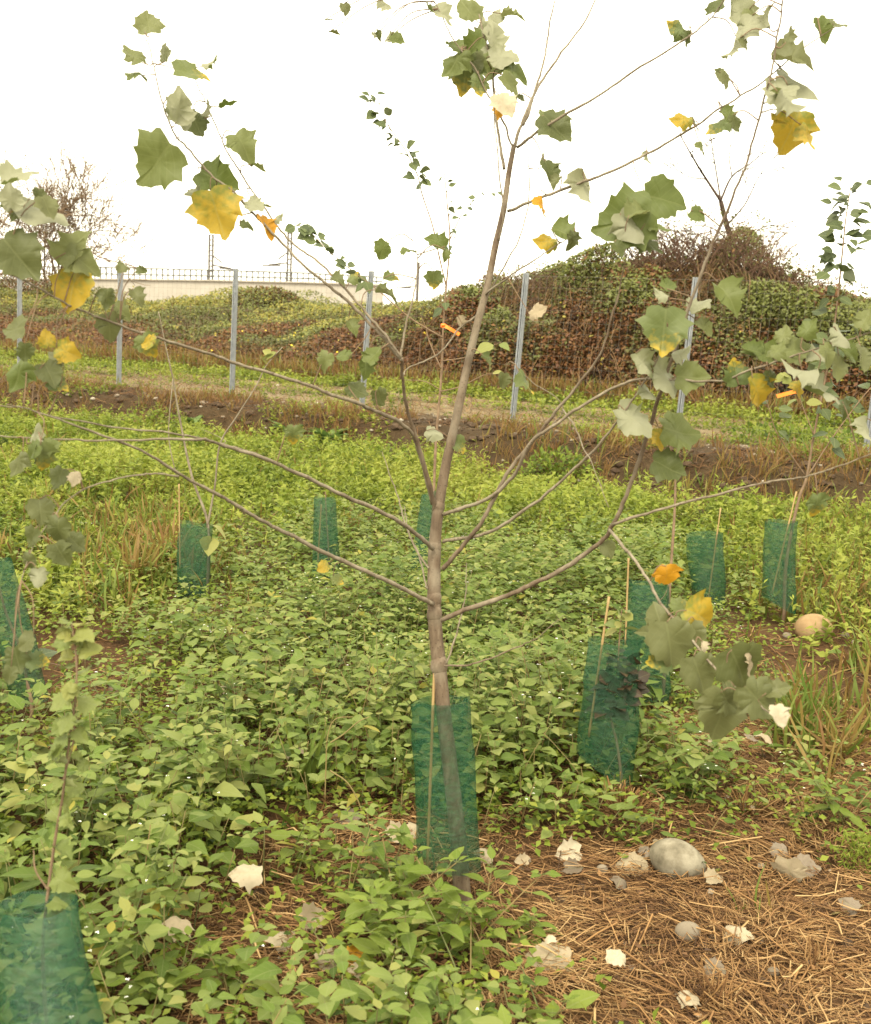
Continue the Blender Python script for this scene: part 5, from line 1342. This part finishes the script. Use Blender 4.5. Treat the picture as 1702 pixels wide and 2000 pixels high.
def tuft(px, py, n, L, lab, seed, red, name='grass_tuft', wide=.4):
    g = G(px, py); rr = np.random.default_rng(seed); acc = Acc()
    for c in range(3):
        k = n // 3
        p = g + np.c_[rr.normal(size=(k, 2)) * .03, np.zeros(k)]
        scatter(acc, BL[c], p, np.c_[rr.normal(size=(k, 2)) * wide, np.ones(k)], np.c_[rr.normal(size=(k, 2)), np.zeros(k)], rr.uniform(.5, 1.2, k) * L, np.clip(red + rr.normal(size=k) * .15, 0, 1))
    root = empty(name, g, lab, 'grass'); tag(acc.obj('blades', M_grass, root), kind='stuff')
tuft(590, 1560, 26, .30, 'upright bright grass tuft beside a bent dry stalk left of the guard', 2, .25, wide=.25)
tuft(1545, 1440, 60, .32, 'arching green grass tuft at right below the hanging leaves', 3, .3, wide=.6)
tuft(1480, 1790, 7, .13, 'single sprig of grass on the straw at right', 4, .25)
tuft(1640, 1480, 50, .26, 'reddish dry grass tuft near the right edge', 5, .7, wide=.6)
tuft(340, 1120, 80, .40, 'tall reddish dry grass tuft left of the forked sapling', 6, .7)
tuft(265, 1150, 70, .36, 'brown dry grass tuft further left of the forked sapling', 7, .75)
g = G(1680, 1700); rr = np.random.default_rng(5); n = 500; acc = Acc()
p = g + np.c_[rr.normal(size=n) * .05, rr.normal(size=n) * .04, rr.random(n) * .13]
scatter(acc, NARROW, p, rr.normal(size=(n, 3)) + [0, 0, .7], rr.normal(size=(n, 3)) + [0, 0, 1], rr.uniform(.015, .035, n), rr.uniform(.3, .75, n))
root = empty('feathery_plant', g, 'small bright feathery plant at the right edge on straw', 'plant'); tag(acc.obj('foliage', M_fine, root), kind='stuff')
g = G(335, 1700); acc = Acc(); n = 400
p = g + np.c_[rr.normal(size=n) * .07, rr.normal(size=n) * .04, rr.random(n) * .2 + .05]
scatter(acc, NARROW, p, rr.normal(size=(n, 3)) + [0, 0, .8], rr.normal(size=(n, 3)) + [0, 0, 1], rr.uniform(.015, .04, n), rr.uniform(.3, .8, n))
root = empty('feathery_plant', g, 'small feathery plant among broad-leaved weeds at lower left', 'plant'); tag(acc.obj('foliage', M_fine, root), kind='stuff')

def straw_tuft(px, py, n, L, lab, seed, r=.05, flat=1.0):
    g = G(px, py); rr = np.random.default_rng(seed); acc = Acc()
    az = rr.uniform(0, 6.28, n); out = rr.random(n)
    p = g + np.c_[np.cos(az) * r * out, np.sin(az) * r * out, np.zeros(n)]
    az2 = az if flat == 1 else rr.uniform(0, 6.28, n)
    d = np.c_[np.cos(az2) * out * .9 * flat, np.sin(az2) * out * .9 * flat, np.full(n, .6) * (1.25 - out)]
    scatter_straw(acc, p, d, np.c_[rr.normal(size=(n, 2)), np.zeros(n)], L * rr.uniform(.4, 1.1, n), rr.uniform(.0010, .0022, n), rr.normal(size=n) * .15, np.clip(rr.normal(.55, .2, n), 0, 1))
    root = empty('straw_tuft', g, lab, 'straw'); tag(acc.obj('stalks', M_straw, root), kind='stuff')
straw_tuft(1215, 1585, 150, .13, 'upright tuft of cut straw at the foot of the nearer right guard', 1, .07)
straw_tuft(1290, 1400, 120, .12, 'tuft of orange straw at the foot of the half hidden guard', 2, .07)
straw_tuft(105, 1390, 60, .12, 'broken straw tuft by the foot of the leaning left guard', 3)
straw_tuft(1460, 1590, 60, .12, 'loose tuft of pale straw among low weeds at right', 4)
straw_tuft(1590, 1900, 90, .13, 'loose heap of pale straw in the lower right corner', 5, .16, 3.2)
straw_tuft(1395, 1960, 90, .13, 'scattered heap of golden straw at the bottom edge, right', 6, .16, 3.2)

def stalk(pts, d, r, lab, m=M_stem, var=.75):
    acc = Acc(); tube(acc, smooth_path([P(a, b, q) for (a, b), q in zip(pts, d)], 6), [r, r * .6], 6, var)
    tag(acc.obj('dry_stalk', m), lab, 'stalk', 'dry stalks among the weeds')
gd = lambda a, b: proj(G(a, b))[2]
q = gd(715, 1625); stalk([(645, 1505), (680, 1530), (704, 1575), (714, 1625)], [q, q, q, q], .0032, 'bent pale dry stalk arching into the straw left of the central guard')
stalk([(638, 1455), (670, 1435), (700, 1410), (722, 1400)], [q, q, q - .02, q - .02], .0028, 'broken tan stalk lying on the weeds above the bent stalk')
stalk([(635, 1560), (637, 1500), (640, 1440), (655, 1405), (690, 1400)], [q, q, q, q, q], .0026, 'upright greenish stalk with a hooked tip left of the central guard')
q = gd(1250, 1540); stalk([(1250, 1540), (1280, 1565), (1305, 1580)], [q, q, q], .004, 'straight tan stalk leaning beside the straw tuft')
q = gd(1300, 1880); stalk([(1140, 1870), (1220, 1850), (1300, 1845)], [gd(1140, 1870), gd(1220, 1852), gd(1300, 1848)], .0025, 'long thin grey stalk lying on the straw right of the big pale leaf')
stalk([(1625, 1785), (1670, 1775), (1720, 1755)], [gd(1625, 1785) - .02, gd(1670, 1778) - .02, gd(1720, 1760) - .02], .004, 'thick pale stalk lying on straw at the right edge')

print('weeds', NW, 'tris', sum(len(o.data.polygons) for o in bpy.data.objects if o.type == 'MESH'), 'objs', len(bpy.data.objects))
